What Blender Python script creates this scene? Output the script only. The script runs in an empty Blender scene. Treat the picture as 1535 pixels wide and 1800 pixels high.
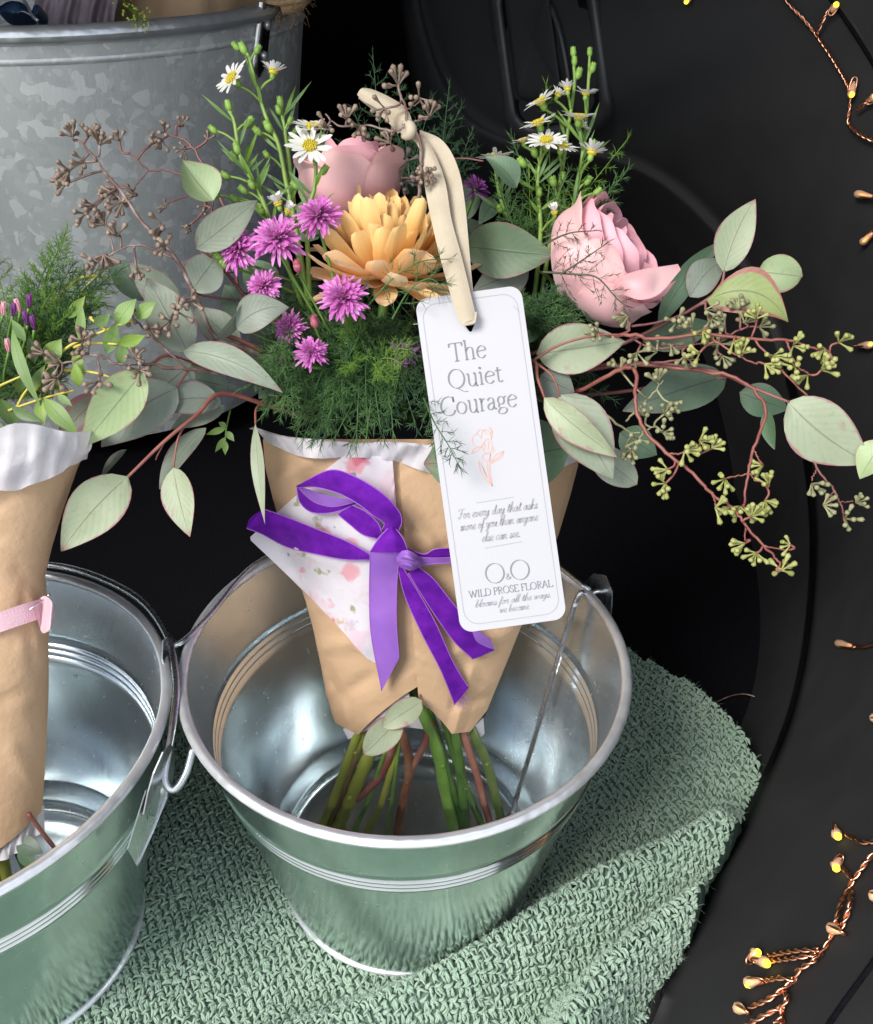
import bpy, math, random
import numpy as np
from mathutils import Matrix, Vector

rng = np.random.default_rng(11)
random.seed(5)
S = bpy.context.scene
COL = S.collection

# ------------------------------------------------------------------ camera
FPX = 1700.0
CAM = np.array([.0116, -.3724, .5279])
_pit, _yaw, _rol = .611, -.0094, .0143
_cy, _sy, _cp, _sp = math.cos(_yaw), math.sin(_yaw), math.cos(_pit), math.sin(_pit)
_r0 = np.array([_cy, _sy, 0.]); FW = np.array([-_sy*_cp, _cy*_cp, -_sp]); _u0 = np.array([-_sy*_sp, _cy*_sp, _cp])
RT = _r0*math.cos(_rol)+_u0*math.sin(_rol); UP = _u0*math.cos(_rol)-_r0*math.sin(_rol)
cam_d = bpy.data.cameras.new('camera'); cam_o = bpy.data.objects.new('camera', cam_d); COL.objects.link(cam_o)
cam_d.sensor_fit = 'HORIZONTAL'; cam_d.sensor_width = 36; cam_d.lens = 36*FPX/1535
cam_d.clip_start = .01; cam_d.clip_end = 200
m = Matrix.Identity(4)
for i in range(3):
    m[i][0] = RT[i]; m[i][1] = UP[i]; m[i][2] = -FW[i]; m[i][3] = CAM[i]
cam_o.matrix_world = m
S.camera = cam_o

# ------------------------------------------------------------------ sky, sun, exposure
SUN_EL, SUN_AZ = math.radians(44), math.radians(225)      # azimuth from +Y clockwise
W = bpy.data.worlds.new('World'); S.world = W; W.use_nodes = True
nt = W.node_tree; nt.nodes.clear()
o_ = nt.nodes.new('ShaderNodeOutputWorld'); bg = nt.nodes.new('ShaderNodeBackground')
sky = nt.nodes.new('ShaderNodeTexSky'); sky.sky_type = 'NISHITA'; sky.sun_disc = False
sky.sun_elevation = SUN_EL; sky.sun_rotation = SUN_AZ
tc = nt.nodes.new('ShaderNodeTexCoord'); nz = nt.nodes.new('ShaderNodeTexNoise')
nz.inputs['Scale'].default_value = 2.6; nz.inputs['Detail'].default_value = 6; nz.inputs['Roughness'].default_value = .55
rp = nt.nodes.new('ShaderNodeValToRGB'); rp.color_ramp.elements[0].position = .44; rp.color_ramp.elements[1].position = .58
mx = nt.nodes.new('ShaderNodeMix'); mx.data_type = 'RGBA'
nt.links.new(tc.outputs['Generated'], nz.inputs['Vector']); nt.links.new(nz.outputs['Fac'], rp.inputs['Fac'])
nt.links.new(rp.outputs['Color'], mx.inputs[0]); nt.links.new(sky.outputs['Color'], mx.inputs[6])
mx.inputs[7].default_value = (7, 7.1, 7.3, 1)
nt.links.new(mx.outputs[2], bg.inputs['Color']); bg.inputs['Strength'].default_value = .11
nt.links.new(bg.outputs[0], o_.inputs[0])
sl = bpy.data.lights.new('sun', 'SUN'); so = bpy.data.objects.new('sun', sl); COL.objects.link(so)
sl.energy = 2.0; sl.angle = math.radians(25); sl.color = (1, .96, .9)
sd = Vector((math.sin(SUN_AZ)*math.cos(SUN_EL), math.cos(SUN_AZ)*math.cos(SUN_EL), math.sin(SUN_EL)))
so.rotation_euler = sd.to_track_quat('Z', 'Y').to_euler(); so.location = (-1, -2, 3)
vs = S.view_settings; vs.view_transform = 'Standard'; vs.look = 'None'; vs.exposure = 1.0; vs.gamma = 1
vs.use_curve_mapping = False
S.cycles.max_bounces = 8; S.cycles.transparent_max_bounces = 8

# ------------------------------------------------------------------ helpers
def P(px, py, d): return CAM+d*(FW+(px-767.5)/FPX*RT-(py-900)/FPX*UP)
def PZ(px, py, z):
    v = FW+(px-767.5)/FPX*RT-(py-900)/FPX*UP
    return CAM+(z-CAM[2])/v[2]*v
def nrm(v): v = np.asarray(v, float); return v/(np.linalg.norm(v)+1e-12)
def pxm(w, d): return w*d/FPX
def catmull(pts, n):
    p = np.asarray(pts, float); k = len(p)
    if k == 2: return p[0]+(p[1]-p[0])*np.linspace(0, 1, n)[:, None]
    q = np.vstack([2*p[0]-p[1], p, 2*p[-1]-p[-2]]); out = []
    for t in np.linspace(0, k-1, n):
        i = min(int(t), k-2); f = t-i; a, b, c, d = q[i:i+4]
        out.append(.5*((2*b)+(c-a)*f+(2*a-5*b+4*c-d)*f*f+(3*b-a-3*c+d)*f**3))
    return np.array(out)

class MB:
    def __init__(s): s.v = []; s.q = []; s.t = []; s.uv = []; s.qm = []; s.tm = []; s.n = 0
    def _add(s, v, uv=None):
        v = np.asarray(v, float).reshape(-1, 3); b = s.n; s.v.append(v); s.n += len(v)
        s.uv.append(np.zeros((len(v), 2)) if uv is None else np.asarray(uv, float).reshape(-1, 2)); return b
    def quads(s, q, m=0): q = np.asarray(q, np.int64).reshape(-1, 4); s.q.append(q); s.qm.append(np.full(len(q), m))
    def tris(s, t, m=0): t = np.asarray(t, np.int64).reshape(-1, 3); s.t.append(t); s.tm.append(np.full(len(t), m))
    def grid(s, g, m=0, flip=False, closed=False, uv=None):
        g = np.asarray(g, float); a, b = g.shape[:2]
        if uv is None:
            uv = np.stack(np.meshgrid(np.linspace(0, 1, a), np.linspace(0, 1, b), indexing='ij'), -1)
        o = s._add(g, uv); I = np.arange(a*b).reshape(a, b)+o
        if closed: I = np.hstack([I, I[:, :1]])
        q = np.stack([I[:-1, :-1], I[1:, :-1], I[1:, 1:], I[:-1, 1:]], -1).reshape(-1, 4)
        if flip: q = q[:, ::-1]
        s.quads(q, m); return o
    def tube(s, pts, r, n=6, m=0, cap=True):
        p = np.asarray(pts, float); k = len(p); r = np.broadcast_to(np.asarray(r, float), (k,))
        t = np.gradient(p, axis=0); t /= np.linalg.norm(t, axis=1)[:, None]+1e-12
        u = np.cross(t[0], [.3, .2, 1.]);
        if np.linalg.norm(u) < 1e-3: u = np.cross(t[0], [1, 0, 0.])
        u = nrm(u); rings = []
        an = np.arange(n)*2*math.pi/n
        for i in range(k):
            u = nrm(u-t[i]*(u@t[i])); w = np.cross(t[i], u)
            rings.append(p[i]+r[i]*(np.cos(an)[:, None]*u+np.sin(an)[:, None]*w))
        b = s.grid(np.array(rings), m, closed=True)
        if cap:
            c0 = s._add([p[0], p[-1]])
            for j in range(n):
                s.tris([[b+(j+1) % n, b+j, c0]], m) if False else None
            J = np.arange(n); J2 = (J+1) % n
            s.tris(np.stack([b+J, b+J2, np.full(n, c0)], -1), m)
            e = b+(k-1)*n
            s.tris(np.stack([e+J2, e+J, np.full(n, c0+1)], -1), m)
    def blob(s, c, ax, r, ry=None, m=0, n=8, k=6):
        """ellipsoid: half-length r along ax, radius ry"""
        ry = r if ry is None else ry; ax = nrm(ax); c = np.asarray(c, float)
        th = np.linspace(0.02, math.pi-.02, k)
        s.tube(c-ax*np.cos(th)[:, None]*r, np.sin(th)*ry, n, m)
    def box(s, c, x, y, z, m=0):
        c = np.asarray(c, float); x = np.asarray(x, float); y = np.asarray(y, float); z = np.asarray(z, float)
        v = [c+i*x+j*y+k*z for i in (-1, 1) for j in (-1, 1) for k in (-1, 1)]
        b = s._add(v)
        s.quads(np.array([[0, 1, 3, 2], [4, 6, 7, 5], [0, 4, 5, 1], [2, 3, 7, 6], [0, 2, 6, 4], [1, 5, 7, 3]])+b, m)
    def build(s, name, mats, parent=None, smooth=True, loc=None):
        v = np.vstack(s.v); uv = np.vstack(s.uv)
        if parent is not None:
            off = np.array(parent['_w']); 
        else: off = np.zeros(3) if loc is None else np.asarray(loc, float)
        q = np.vstack(s.q) if s.q else np.zeros((0, 4), np.int64); t = np.vstack(s.t) if s.t else np.zeros((0, 3), np.int64)
        me = bpy.data.meshes.new(name)
        me.vertices.add(len(v)); me.vertices.foreach_set('co', (v-off).astype(np.float32).ravel())
        li = np.concatenate([q.ravel(), t.ravel()]).astype(np.int32)
        me.loops.add(len(li)); me.loops.foreach_set('vertex_index', li)
        me.polygons.add(len(q)+len(t))
        me.polygons.foreach_set('loop_start', np.concatenate([np.arange(len(q))*4, len(q)*4+np.arange(len(t))*3]).astype(np.int32))
        mi = np.concatenate((s.qm or [np.zeros(0)])+(s.tm or [np.zeros(0)])).astype(np.int32)
        me.polygons.foreach_set('material_index', mi)
        me.polygons.foreach_set('use_smooth', np.full(len(mi), smooth))
        l = me.uv_layers.new(name='UVMap'); l.data.foreach_set('uv', uv[li].astype(np.float32).ravel())
        me.update(calc_edges=True); me.validate()
        for k in (mats if isinstance(mats, (list, tuple)) else [mats]): me.materials.append(k)
        o = bpy.data.objects.new(name, me); COL.objects.link(o)
        o['_w'] = off.tolist() if parent is None else parent['_w']
        if parent is not None: o.parent = parent
        else: o.location = off
        return o

def thing(name, label, cat, loc=(0, 0, 0), group=None):
    o = bpy.data.objects.new(name, None); COL.objects.link(o); o.empty_display_size = .01
    o.location = loc; o['_w'] = [float(c) for c in loc]; o['label'] = label; o['category'] = cat
    if group: o['group'] = group
    return o
def tag(o, label, cat, group=None):
    o['label'] = label; o['category'] = cat
    if group: o['group'] = group
    return o
def stuff(o): o['kind'] = 'stuff'; return o
def struct(o): o['kind'] = 'structure'; return o

# ------------------------------------------------------------------ materials
def mat(name, c1, c2=None, scale=60., rough=.55, metal=0., bump=0., bscale=None, sheen=0., transl=0., spec=.5,
        coord='Object', detail=4., stretch=None, lo=.35, hi=.65, coat=0., rvar=0.):
    M = bpy.data.materials.new(name); M.use_nodes = True; n = M.node_tree.nodes; L = M.node_tree.links
    b = n['Principled BSDF']; b.inputs['Roughness'].default_value = rough; b.inputs['Metallic'].default_value = metal
    b.inputs['Specular IOR Level'].default_value = spec
    if sheen: b.inputs['Sheen Weight'].default_value = sheen; b.inputs['Sheen Roughness'].default_value = .4
    if coat: b.inputs['Coat Weight'].default_value = coat
    tcn = n.new('ShaderNodeTexCoord'); src = tcn.outputs[coord]
    if stretch:
        mp = n.new('ShaderNodeMapping'); mp.inputs['Scale'].default_value = stretch; L.new(src, mp.inputs[0]); src = mp.outputs[0]
    colout = None
    if c2 is not None:
        z = n.new('ShaderNodeTexNoise'); z.inputs['Scale'].default_value = scale; z.inputs['Detail'].default_value = detail
        L.new(src, z.inputs['Vector']); r = n.new('ShaderNodeValToRGB')
        r.color_ramp.elements[0].position = lo; r.color_ramp.elements[1].position = hi
        r.color_ramp.elements[0].color = (*c1, 1); r.color_ramp.elements[1].color = (*c2, 1)
        L.new(z.outputs['Fac'], r.inputs['Fac']); colout = r.outputs['Color']; L.new(colout, b.inputs['Base Color'])
        if rvar:
            mr = n.new('ShaderNodeMapRange'); mr.inputs[1].default_value = .3; mr.inputs[2].default_value = .7
            mr.inputs[3].default_value = rough-rvar; mr.inputs[4].default_value = rough+rvar
            L.new(z.outputs['Fac'], mr.inputs[0]); L.new(mr.outputs[0], b.inputs['Roughness'])
    else: b.inputs['Base Color'].default_value = (*c1, 1)
    if bump:
        z2 = n.new('ShaderNodeTexNoise'); z2.inputs['Scale'].default_value = bscale or scale; z2.inputs['Detail'].default_value = 5
        L.new(src, z2.inputs['Vector']); bp = n.new('ShaderNodeBump'); bp.inputs['Strength'].default_value = bump
        bp.inputs['Distance'].default_value = .002; L.new(z2.outputs['Fac'], bp.inputs['Height']); L.new(bp.outputs[0], b.inputs['Normal'])
    if transl:
        add_transl(M, transl, colout, c1)
    return M
def add_transl(M, f, colout, c):
    n = M.node_tree.nodes; L = M.node_tree.links; b = n['Principled BSDF']; out = n['Material Output']
    tr = n.new('ShaderNodeBsdfTranslucent'); ms = n.new('ShaderNodeMixShader'); ms.inputs[0].default_value = f
    if colout is not None: L.new(colout, tr.inputs['Color'])
    else: tr.inputs['Color'].default_value = (*c, 1)
    L.new(b.outputs[0], ms.inputs[1]); L.new(tr.outputs[0], ms.inputs[2]); L.new(ms.outputs[0], out.inputs['Surface'])

def nd(M, t, **kw):
    x = M.node_tree.nodes.new(t)
    for k, v in kw.items(): setattr(x, k, v)
    return x
def math_(M, op, a, b=None, c=None):
    x = nd(M, 'ShaderNodeMath', operation=op); L = M.node_tree.links
    for i, v in enumerate((a, b, c)):
        if v is None: continue
        if isinstance(v, (int, float)): x.inputs[i].default_value = v
        else: L.new(v, x.inputs[i])
    return x.outputs[0]
def mixc(M, f, a, b):
    x = nd(M, 'ShaderNodeMix', data_type='RGBA'); L = M.node_tree.links
    for i, v in ((0, f), (6, a), (7, b)):
        if isinstance(v, (int, float)): x.inputs[i].default_value = v
        elif isinstance(v, tuple): x.inputs[i].default_value = (*v, 1)
        else: L.new(v, x.inputs[i])
    return x.outputs[2]
def smooth_(M, v, a, b):
    x = nd(M, 'ShaderNodeMapRange', interpolation_type='SMOOTHSTEP'); x.inputs[1].default_value = a; x.inputs[2].default_value = b
    M.node_tree.links.new(v, x.inputs[0]); return x.outputs[0]
def uvparts(M):
    u = nd(M, 'ShaderNodeUVMap'); s = nd(M, 'ShaderNodeSeparateXYZ'); M.node_tree.links.new(u.outputs[0], s.inputs[0]); return s.outputs[0], s.outputs[1], u.outputs[0]
def noise(M, scale, vec=None, detail=4.):
    z = nd(M, 'ShaderNodeTexNoise'); z.inputs['Scale'].default_value = scale; z.inputs['Detail'].default_value = detail
    if vec is None:
        t = nd(M, 'ShaderNodeTexCoord'); vec = t.outputs['Object']
    M.node_tree.links.new(vec, z.inputs['Vector']); return z.outputs['Fac']
def blank(name, rough=.5):
    M = bpy.data.materials.new(name); M.use_nodes = True; M.node_tree.nodes['Principled BSDF'].inputs['Roughness'].default_value = rough
    return M
def setc(M, sock, v): M.node_tree.links.new(v, M.node_tree.nodes['Principled BSDF'].inputs[sock])

def leafmat(name, base, alt, red, redw=.9, rough=.48):
    M = blank(name, rough); u, v, uv = uvparts(M)
    e = math_(M, 'ABSOLUTE', math_(M, 'MULTIPLY_ADD', v, 2., -1.))
    nz1 = noise(M, 45); c = mixc(M, smooth_(M, nz1, .35, .7), base, alt)
    # fine mottling
    nz2 = noise(M, 420, detail=3); c = mixc(M, math_(M, 'MULTIPLY', smooth_(M, nz2, .56, .72), .22), c, (base[0]*.55, base[1]*.55, base[2]*.5))
    # side veins
    sv = math_(M, 'ADD', math_(M, 'MULTIPLY', u, 62.), math_(M, 'MULTIPLY', e, -20.)); w = math_(M, 'SINE', sv)
    c = mixc(M, math_(M, 'MULTIPLY', smooth_(M, w, .75, 1.), .13), c, (base[0]*1.35, base[1]*1.3, base[2]*1.2))
    # midrib
    c = mixc(M, math_(M, 'MULTIPLY', smooth_(M, math_(M, 'SUBTRACT', 1., e), .955, .985), .55), c, (base[0]*.45, base[1]*.35, base[2]*.38))
    # red rim and blotches towards the edge and tip
    rim = smooth_(M, math_(M, 'ADD', e, math_(M, 'MULTIPLY', math_(M, 'SUBTRACT', noise(M, 110), .5), .3)), redw, redw+.1)
    blot = math_(M, 'MULTIPLY', smooth_(M, noise(M, 130, detail=6.), .60, .70), math_(M, 'MULTIPLY', smooth_(M, e, .25, .9), .55)); tip = smooth_(M, math_(M, 'ADD', u, math_(M, 'MULTIPLY', math_(M, 'SUBTRACT', noise(M, 80), .5), .5)), .9, 1.12)
    c = mixc(M, math_(M, 'MULTIPLY', math_(M, 'MAXIMUM', math_(M, 'MAXIMUM', rim, tip), blot), .8), c, red)
    oi = nd(M, 'ShaderNodeObjectInfo'); hs = nd(M, 'ShaderNodeHueSaturation'); M.node_tree.links.new(c, hs.inputs['Color'])
    M.node_tree.links.new(math_(M, 'MULTIPLY_ADD', oi.outputs['Random'], .42, .74), hs.inputs['Value']); M.node_tree.links.new(math_(M, 'MULTIPLY_ADD', oi.outputs['Random'], -.035, .515), hs.inputs['Hue'])
    M.node_tree.links.new(math_(M, 'MULTIPLY_ADD', oi.outputs['Random'], .35, .8), hs.inputs['Saturation']); c = hs.outputs['Color']
    setc(M, 'Base Color', c)
    bp = nd(M, 'ShaderNodeBump'); bp.inputs['Strength'].default_value = .25; bp.inputs['Distance'].default_value = .0006
    h = math_(M, 'ADD', math_(M, 'MULTIPLY', smooth_(M, e, 0., .06), 1.), math_(M, 'MULTIPLY', w, .12))
    M.node_tree.links.new(h, bp.inputs['Height']); setc(M, 'Normal', bp.outputs[0])
    add_transl(M, .18, c, base)
    return M
def petalmat(name, base, tipc, edge, streak=.25, transl=.35, rough=.6, sh=.2):
    M = blank(name, rough); u, v, uv = uvparts(M)
    e = math_(M, 'ABSOLUTE', math_(M, 'MULTIPLY_ADD', v, 2., -1.))
    c = mixc(M, smooth_(M, u, .1, .85), base, tipc)
    c = mixc(M, math_(M, 'MULTIPLY', smooth_(M, math_(M, 'MAXIMUM', e, u), .86, 1.), .7), c, edge)
    mp = nd(M, 'ShaderNodeMapping'); mp.inputs['Scale'].default_value = (1.2, 22, 1); M.node_tree.links.new(uv, mp.inputs[0])
    s = noise(M, 1.3, mp.outputs[0], 2.)
    c = mixc(M, math_(M, 'MULTIPLY', smooth_(M, s, .45, .7), streak), c, (base[0]*.8, base[1]*.72, base[2]*.7))
    c = mixc(M, math_(M, 'MULTIPLY', smooth_(M, noise(M, 60), .4, .75), .3), c, (min(1, tipc[0]*1.1), min(1, tipc[1]*1.15), min(1, tipc[2]*1.15)))
    setc(M, 'Base Color', c); M.node_tree.nodes['Principled BSDF'].inputs['Sheen Weight'].default_value = sh
    bp = nd(M, 'ShaderNodeBump'); bp.inputs['Strength'].default_value = .2; bp.inputs['Distance'].default_value = .0008
    M.node_tree.links.new(s, bp.inputs['Height']); setc(M, 'Normal', bp.outputs[0])
    add_transl(M, transl, c, base); return M

def metalmat(name, c, rough, wav=.12, wscale=14, met=1.):
    M = blank(name, rough); b = M.node_tree.nodes['Principled BSDF']; b.inputs['Metallic'].default_value = met
    n1 = noise(M, 35); n2 = noise(M, wscale, detail=2.)
    t = nd(M, 'ShaderNodeTexCoord'); mp = nd(M, 'ShaderNodeMapping'); mp.inputs['Scale'].default_value = (1, 1, .06)
    M.node_tree.links.new(t.outputs['Object'], mp.inputs[0]); n3 = noise(M, 420, mp.outputs[0], 3.)
    col = mixc(M, smooth_(M, n1, .35, .7), tuple(x*.88 for x in c), c)
    spots = smooth_(M, noise(M, 260, detail=2.), .70, .76); col = mixc(M, math_(M, 'MULTIPLY', spots, .5), col, (.85, .86, .88))
    setc(M, 'Base Color', col)
    r = math_(M, 'ADD', math_(M, 'MULTIPLY', n3, .12), rough-.06); r = math_(M, 'ADD', r, math_(M, 'MULTIPLY', spots, .25)); setc(M, 'Roughness', r)
    bp = nd(M, 'ShaderNodeBump'); bp.inputs['Strength'].default_value = wav; bp.inputs['Distance'].default_value = .01
    M.node_tree.links.new(n2, bp.inputs['Height']); setc(M, 'Normal', bp.outputs[0]); return M

M_pail = metalmat('pail_metal', (.76, .82, .83), .17)
M_pail_in = metalmat('pail_metal_inside', (.84, .91, .94), .22, .10, 12, met=.92)
M_rim = metalmat('rim_metal', (.80, .82, .84), .36, .2, 60, met=.7)
M_wire = metalmat('wire_metal', (.6, .62, .64), .28, .05, 60)

def spangle():
    M = blank('spangled_zinc', .4); b = M.node_tree.nodes['Principled BSDF']; b.inputs['Metallic'].default_value = .4; L = M.node_tree.links
    t = nd(M, 'ShaderNodeTexCoord'); z = nd(M, 'ShaderNodeTexNoise'); z.inputs['Scale'].default_value = 60; L.new(t.outputs['Object'], z.inputs['Vector'])
    add = nd(M, 'ShaderNodeVectorMath', operation='MULTIPLY_ADD'); L.new(z.outputs['Color'], add.inputs[0]); add.inputs[1].default_value = (.012,)*3; L.new(t.outputs['Object'], add.inputs[2])
    v = nd(M, 'ShaderNodeTexVoronoi'); v.inputs['Scale'].default_value = 105; L.new(add.outputs[0], v.inputs['Vector'])
    s = nd(M, 'ShaderNodeSeparateColor'); L.new(v.outputs['Color'], s.inputs[0])
    v2 = nd(M, 'ShaderNodeTexVoronoi'); v2.inputs['Scale'].default_value = 240; L.new(add.outputs[0], v2.inputs['Vector'])
    s2 = nd(M, 'ShaderNodeSeparateColor'); L.new(v2.outputs['Color'], s2.inputs[0])
    c = mixc(M, smooth_(M, noise(M, 9), .3, .7), (.70, .73, .72), (.80, .82, .81))
    c = mixc(M, math_(M, 'ADD', math_(M, 'MULTIPLY', smooth_(M, s.outputs[0], .0, .5), .4), .6), (.57, .60, .59), c)
    c = mixc(M, math_(M, 'MULTIPLY', smooth_(M, s.outputs[1], .76, .86), .9), c, (.98, .99, .98))
    c = mixc(M, math_(M, 'MULTIPLY', smooth_(M, s2.outputs[0], .88, .94), .6), c, (.9, .92, .9))
    setc(M, 'Base Color', c)
    r = math_(M, 'ADD', .40, math_(M, 'MULTIPLY', s.outputs[2], .12)); setc(M, 'Roughness', r)
    mp = nd(M, 'ShaderNodeMapping'); mp.inputs['Scale'].default_value = (1, 1, .08); L.new(t.outputs['Object'], mp.inputs[0])
    n3 = noise(M, 500, mp.outputs[0], 3.)
    bp = nd(M, 'ShaderNodeBump'); bp.inputs['Strength'].default_value = .12; bp.inputs['Distance'].default_value = .002
    L.new(math_(M, 'ADD', n3, math_(M, 'MULTIPLY', s.outputs[1], .3)), bp.inputs['Height']); setc(M, 'Normal', bp.outputs[0]); return M
M_span = spangle()
M_black = mat('black_plastic', (.023, .023, .024), (.026, .026, .027), 30, .72, bump=.06, bscale=1500, spec=.22, rvar=.05)
_src = M_black.node_tree.nodes['Principled BSDF'].inputs['Base Color'].links[0].from_socket
_d1 = math_(M_black, 'MULTIPLY', smooth_(M_black, noise(M_black, 650, detail=1.), .79, .83), .5); _d2 = 0.
setc(M_black, 'Base Color', mixc(M_black, math_(M_black, 'ADD', _d1, _d2), _src, (.16, .16, .16)))
M_black2 = mat('black_trim_gloss', (.032, .032, .034), (.038, .038, .04), 40, .42, spec=.5)
M_carpet = mat('black_carpet', (.003, .003, .0045), (.006, .006, .008), 400, .95, bump=.3, bscale=900, spec=.1)
M_head = mat('grey_headliner', (.10, .10, .10), (.13, .13, .13), 300, .95)

# ------------------------------------------------------------------ the setting: cargo bay of a car
b = MB(); b.grid(np.array([[[-1.1, -.27, -.03], [.9, -.27, -.03]], [[-1.1, 1.35, -.03], [.9, 1.35, -.03]]]), flip=True)
struct(b.build('floor', M_carpet, smooth=False))
b = MB(); b.box((-.1, 1.33, .45), (1., 0, 0), (0, .03, 0), (0, 0, .49)); struct(b.build('seat_back', M_carpet, smooth=False))
b = MB(); b.box((-.1, .63, .95), (1., 0, 0), (0, .73, 0), (0, 0, .02)); struct(b.build('ceiling', M_head, smooth=False))
b = MB(); b.box((.80, .45, .45), (.02, 0, 0), (0, .9, 0), (0, 0, .48)); struct(b.build('wall_right', M_carpet, smooth=False))

b = MB(); b.box((-1.02, .45, .45), (.02, 0, 0), (0, .9, 0), (0, 0, .48)); struct(b.build('wall_left', M_carpet, smooth=False))
M_pave = mat('pale_pavement', (.42, .41, .40), (.50, .49, .47), 6, .9, bump=.3, bscale=80)
b = MB(); b.grid(np.array([[[-40, -40, -.62], [40, -40, -.62]], [[-40, 40, -.62], [40, 40, -.62]]], float), flip=True); struct(b.build('ground', M_pave, smooth=False))
# side panel: a moulded trim shell whose inner edge rolls back into the dark recess
inner = [(1120, 1900, .47), (1165, 1780, .50), (1240, 1600, .555), (1330, 1420, .615), (1398, 1250, .68), (1428, 1080, .74), (1432, 900, .79),
         (1405, 720, .82), (1350, 540, .84), (1285, 425, .85), (1200, 335, .86), (1120, 285, .87), (1040, 262, .885), (930, 250, .90), (830, 205, .92), (775, 120, .94), (740, 0, .96), (720, -160, .98)]
outer = [(1700, 2100, .34), (1730, 1850, .35), (1760, 1650, .37), (1780, 1450, .395), (1790, 1250, .42), (1795, 1080, .445), (1800, 900, .47),
         (1800, 720, .50), (1800, 540, .53), (1790, 380, .56), (1780, 220, .59), (1750, 80, .61), (1700, -40, .63), (1560, -110, .66), (1400, -160, .70), (1200, -190, .76), (1000, -210, .83), (850, -230, .92)]
NI = 90
I3 = catmull([P(*p) for p in inner], NI); O3 = catmull([P(*p) for p in outer], NI)
rows = []
back = FW*.16+RT*.03
for k, t in enumerate(np.concatenate([[-1.2, -.7, -.35, -.15, -.05], np.linspace(0, 1, 26)])):
    if t < 0:
        s = -t; a = min(s/.35, 1.)*math.pi/2
        rr = .022
        rows.append(I3+(RT*-.0)*s+FW*(rr*(1-math.cos(a))+max(0, s-.35)*.2)-nrm(RT)*0+(I3-O3)/np.linalg.norm(I3-O3, axis=1)[:, None]*rr*math.sin(a)*.9)
    else:
        bul = .028*math.sin(math.pi*min(t*1.0, 1))
        rows.append(I3*(1-t)+O3*t-FW*bul+FW*.012*math.exp(-(t/.035)**2))
b = MB(); b.grid(np.array(rows), flip=False)
panel = thing('car_side_panel', 'matte black moulded plastic side panel of the car behind the fairy lights', 'car panel', P(1300, 1600, .57))
b.build('panel_shell', M_black, panel)
def panel_pt(px, py, lift=0.):
    """point of the built shell under a pixel, lifted towards the viewer"""
    best = None
    for i in range(5, len(rows)):
        q = rows[i]; d = q-CAM; z = d@FW; u = 767.5+FPX*(d@RT)/z; v = 900-FPX*(d@UP)/z
        e = (u-px)**2+(v-py)**2; j = int(np.argmin(e))
        if best is None or e[j] < best[0]: best = (e[j], z[j], i, j)
    # local refine using neighbours (bilinear in pixel space)
    _, z0, i, j = best
    G = []
    for ii in range(max(5, i-2), min(len(rows), i+3)):
        for jj in range(max(0, j-2), min(NI, j+3)):
            q = rows[ii][jj]; d = q-CAM; z = d@FW; G.append((767.5+FPX*(d@RT)/z, 900-FPX*(d@UP)/z, z))
    G = np.array(G); A = np.c_[np.ones(len(G)), G[:, 0], G[:, 1]]
    wgt = np.exp(-((G[:, 0]-px)**2+(G[:, 1]-py)**2)/80**2)[:, None]+1e-4
    co = np.linalg.lstsq(A*wgt, G[:, 2]*wgt[:, 0], rcond=None)[0]
    return P(px, py, float(co @ [1, px, py])-lift)
# seams between panel mouldings: thin raised beads beside a dark groove
for nm_, pts in (('trim_seam', [(1440, -30), (1490, 40), (1540, 120), (1600, 240), (1650, 400)]), ('trim_seam', [(1430, 1850), (1470, 1785), (1535, 1695), (1600, 1600), (1680, 1500)])):
    q = catmull([panel_pt(x, y, .0005) for x, y in pts], 24)
    b = MB(); b.tube(q, .0016, 6); b.build(nm_, M_carpet, panel)
    b = MB(); b.tube(q+RT*.003+UP*.0015, .0014, 8); b.build('trim_bead', M_black2, panel)
# latch recess: rounded frame, pocket floor, inner divider
def rrect(cx, cy, w, h, r, rot, n=8):
    out = []
    for k, (sx, sy) in enumerate(((1, -1), (1, 1), (-1, 1), (-1, -1))):
        for a in np.linspace(0, math.pi/2, n):
            an = [-math.pi/2, 0, math.pi/2, math.pi][k]+a
            out.append((sx*(w-r)+r*math.cos(an), sy*(h-r)+r*math.sin(an)))
    c, s = math.cos(rot), math.sin(rot)
    return [(cx+x*c-y*s, cy+x*s+y*c) for x, y in out]
def recess_ring(pts, lift): return np.array([panel_pt(x, y, lift) for x, y in pts])
ro = rrect(968, 95, 98, 155, 55, -.13)
ri = rrect(968, 90, 76, 132, 42, -.13)
rb = rrect(966, 85, 68, 118, 36, -.13)
b = MB(); b.grid(np.array([recess_ring(ro, .0), recess_ring(rrect(968, 94, 93, 150, 52, -.13), .010), recess_ring(rrect(968, 92, 84, 140, 47, -.13), .012), recess_ring(ri, .008), recess_ring(rrect(968, 90, 73, 129, 40, -.13), .002)]), closed=True)
b.build('latch_frame', M_black2, panel)
g3 = recess_ring(rrect(968, 90, 75, 131, 42, -.13), 0.004); cen = g3.mean(0)
b = MB(); b.grid(np.array([g3, cen+(g3-cen)*.02]), closed=True); b.build('latch_pocket', M_carpet, panel)
lc = rrect(935, 75, 38, 100, 20, -.13); g0 = recess_ring(lc, .005)
b = MB(); b.grid(np.array([g0, g0-FW*.006, g0.mean(0)+(g0-g0.mean(0))*.85-FW*.0075, g0.mean(0)+(g0-g0.mean(0))*.02-FW*.006]), closed=True); b.build('latch_handle', M_black, panel)
b = MB(); b.tube(catmull([panel_pt(x, y, .006) for x, y in ((968, 10), (985, 60), (998, 130), (1003, 190))], 14), .0022, 8); b.build('latch_divider', M_black2, panel)

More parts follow.
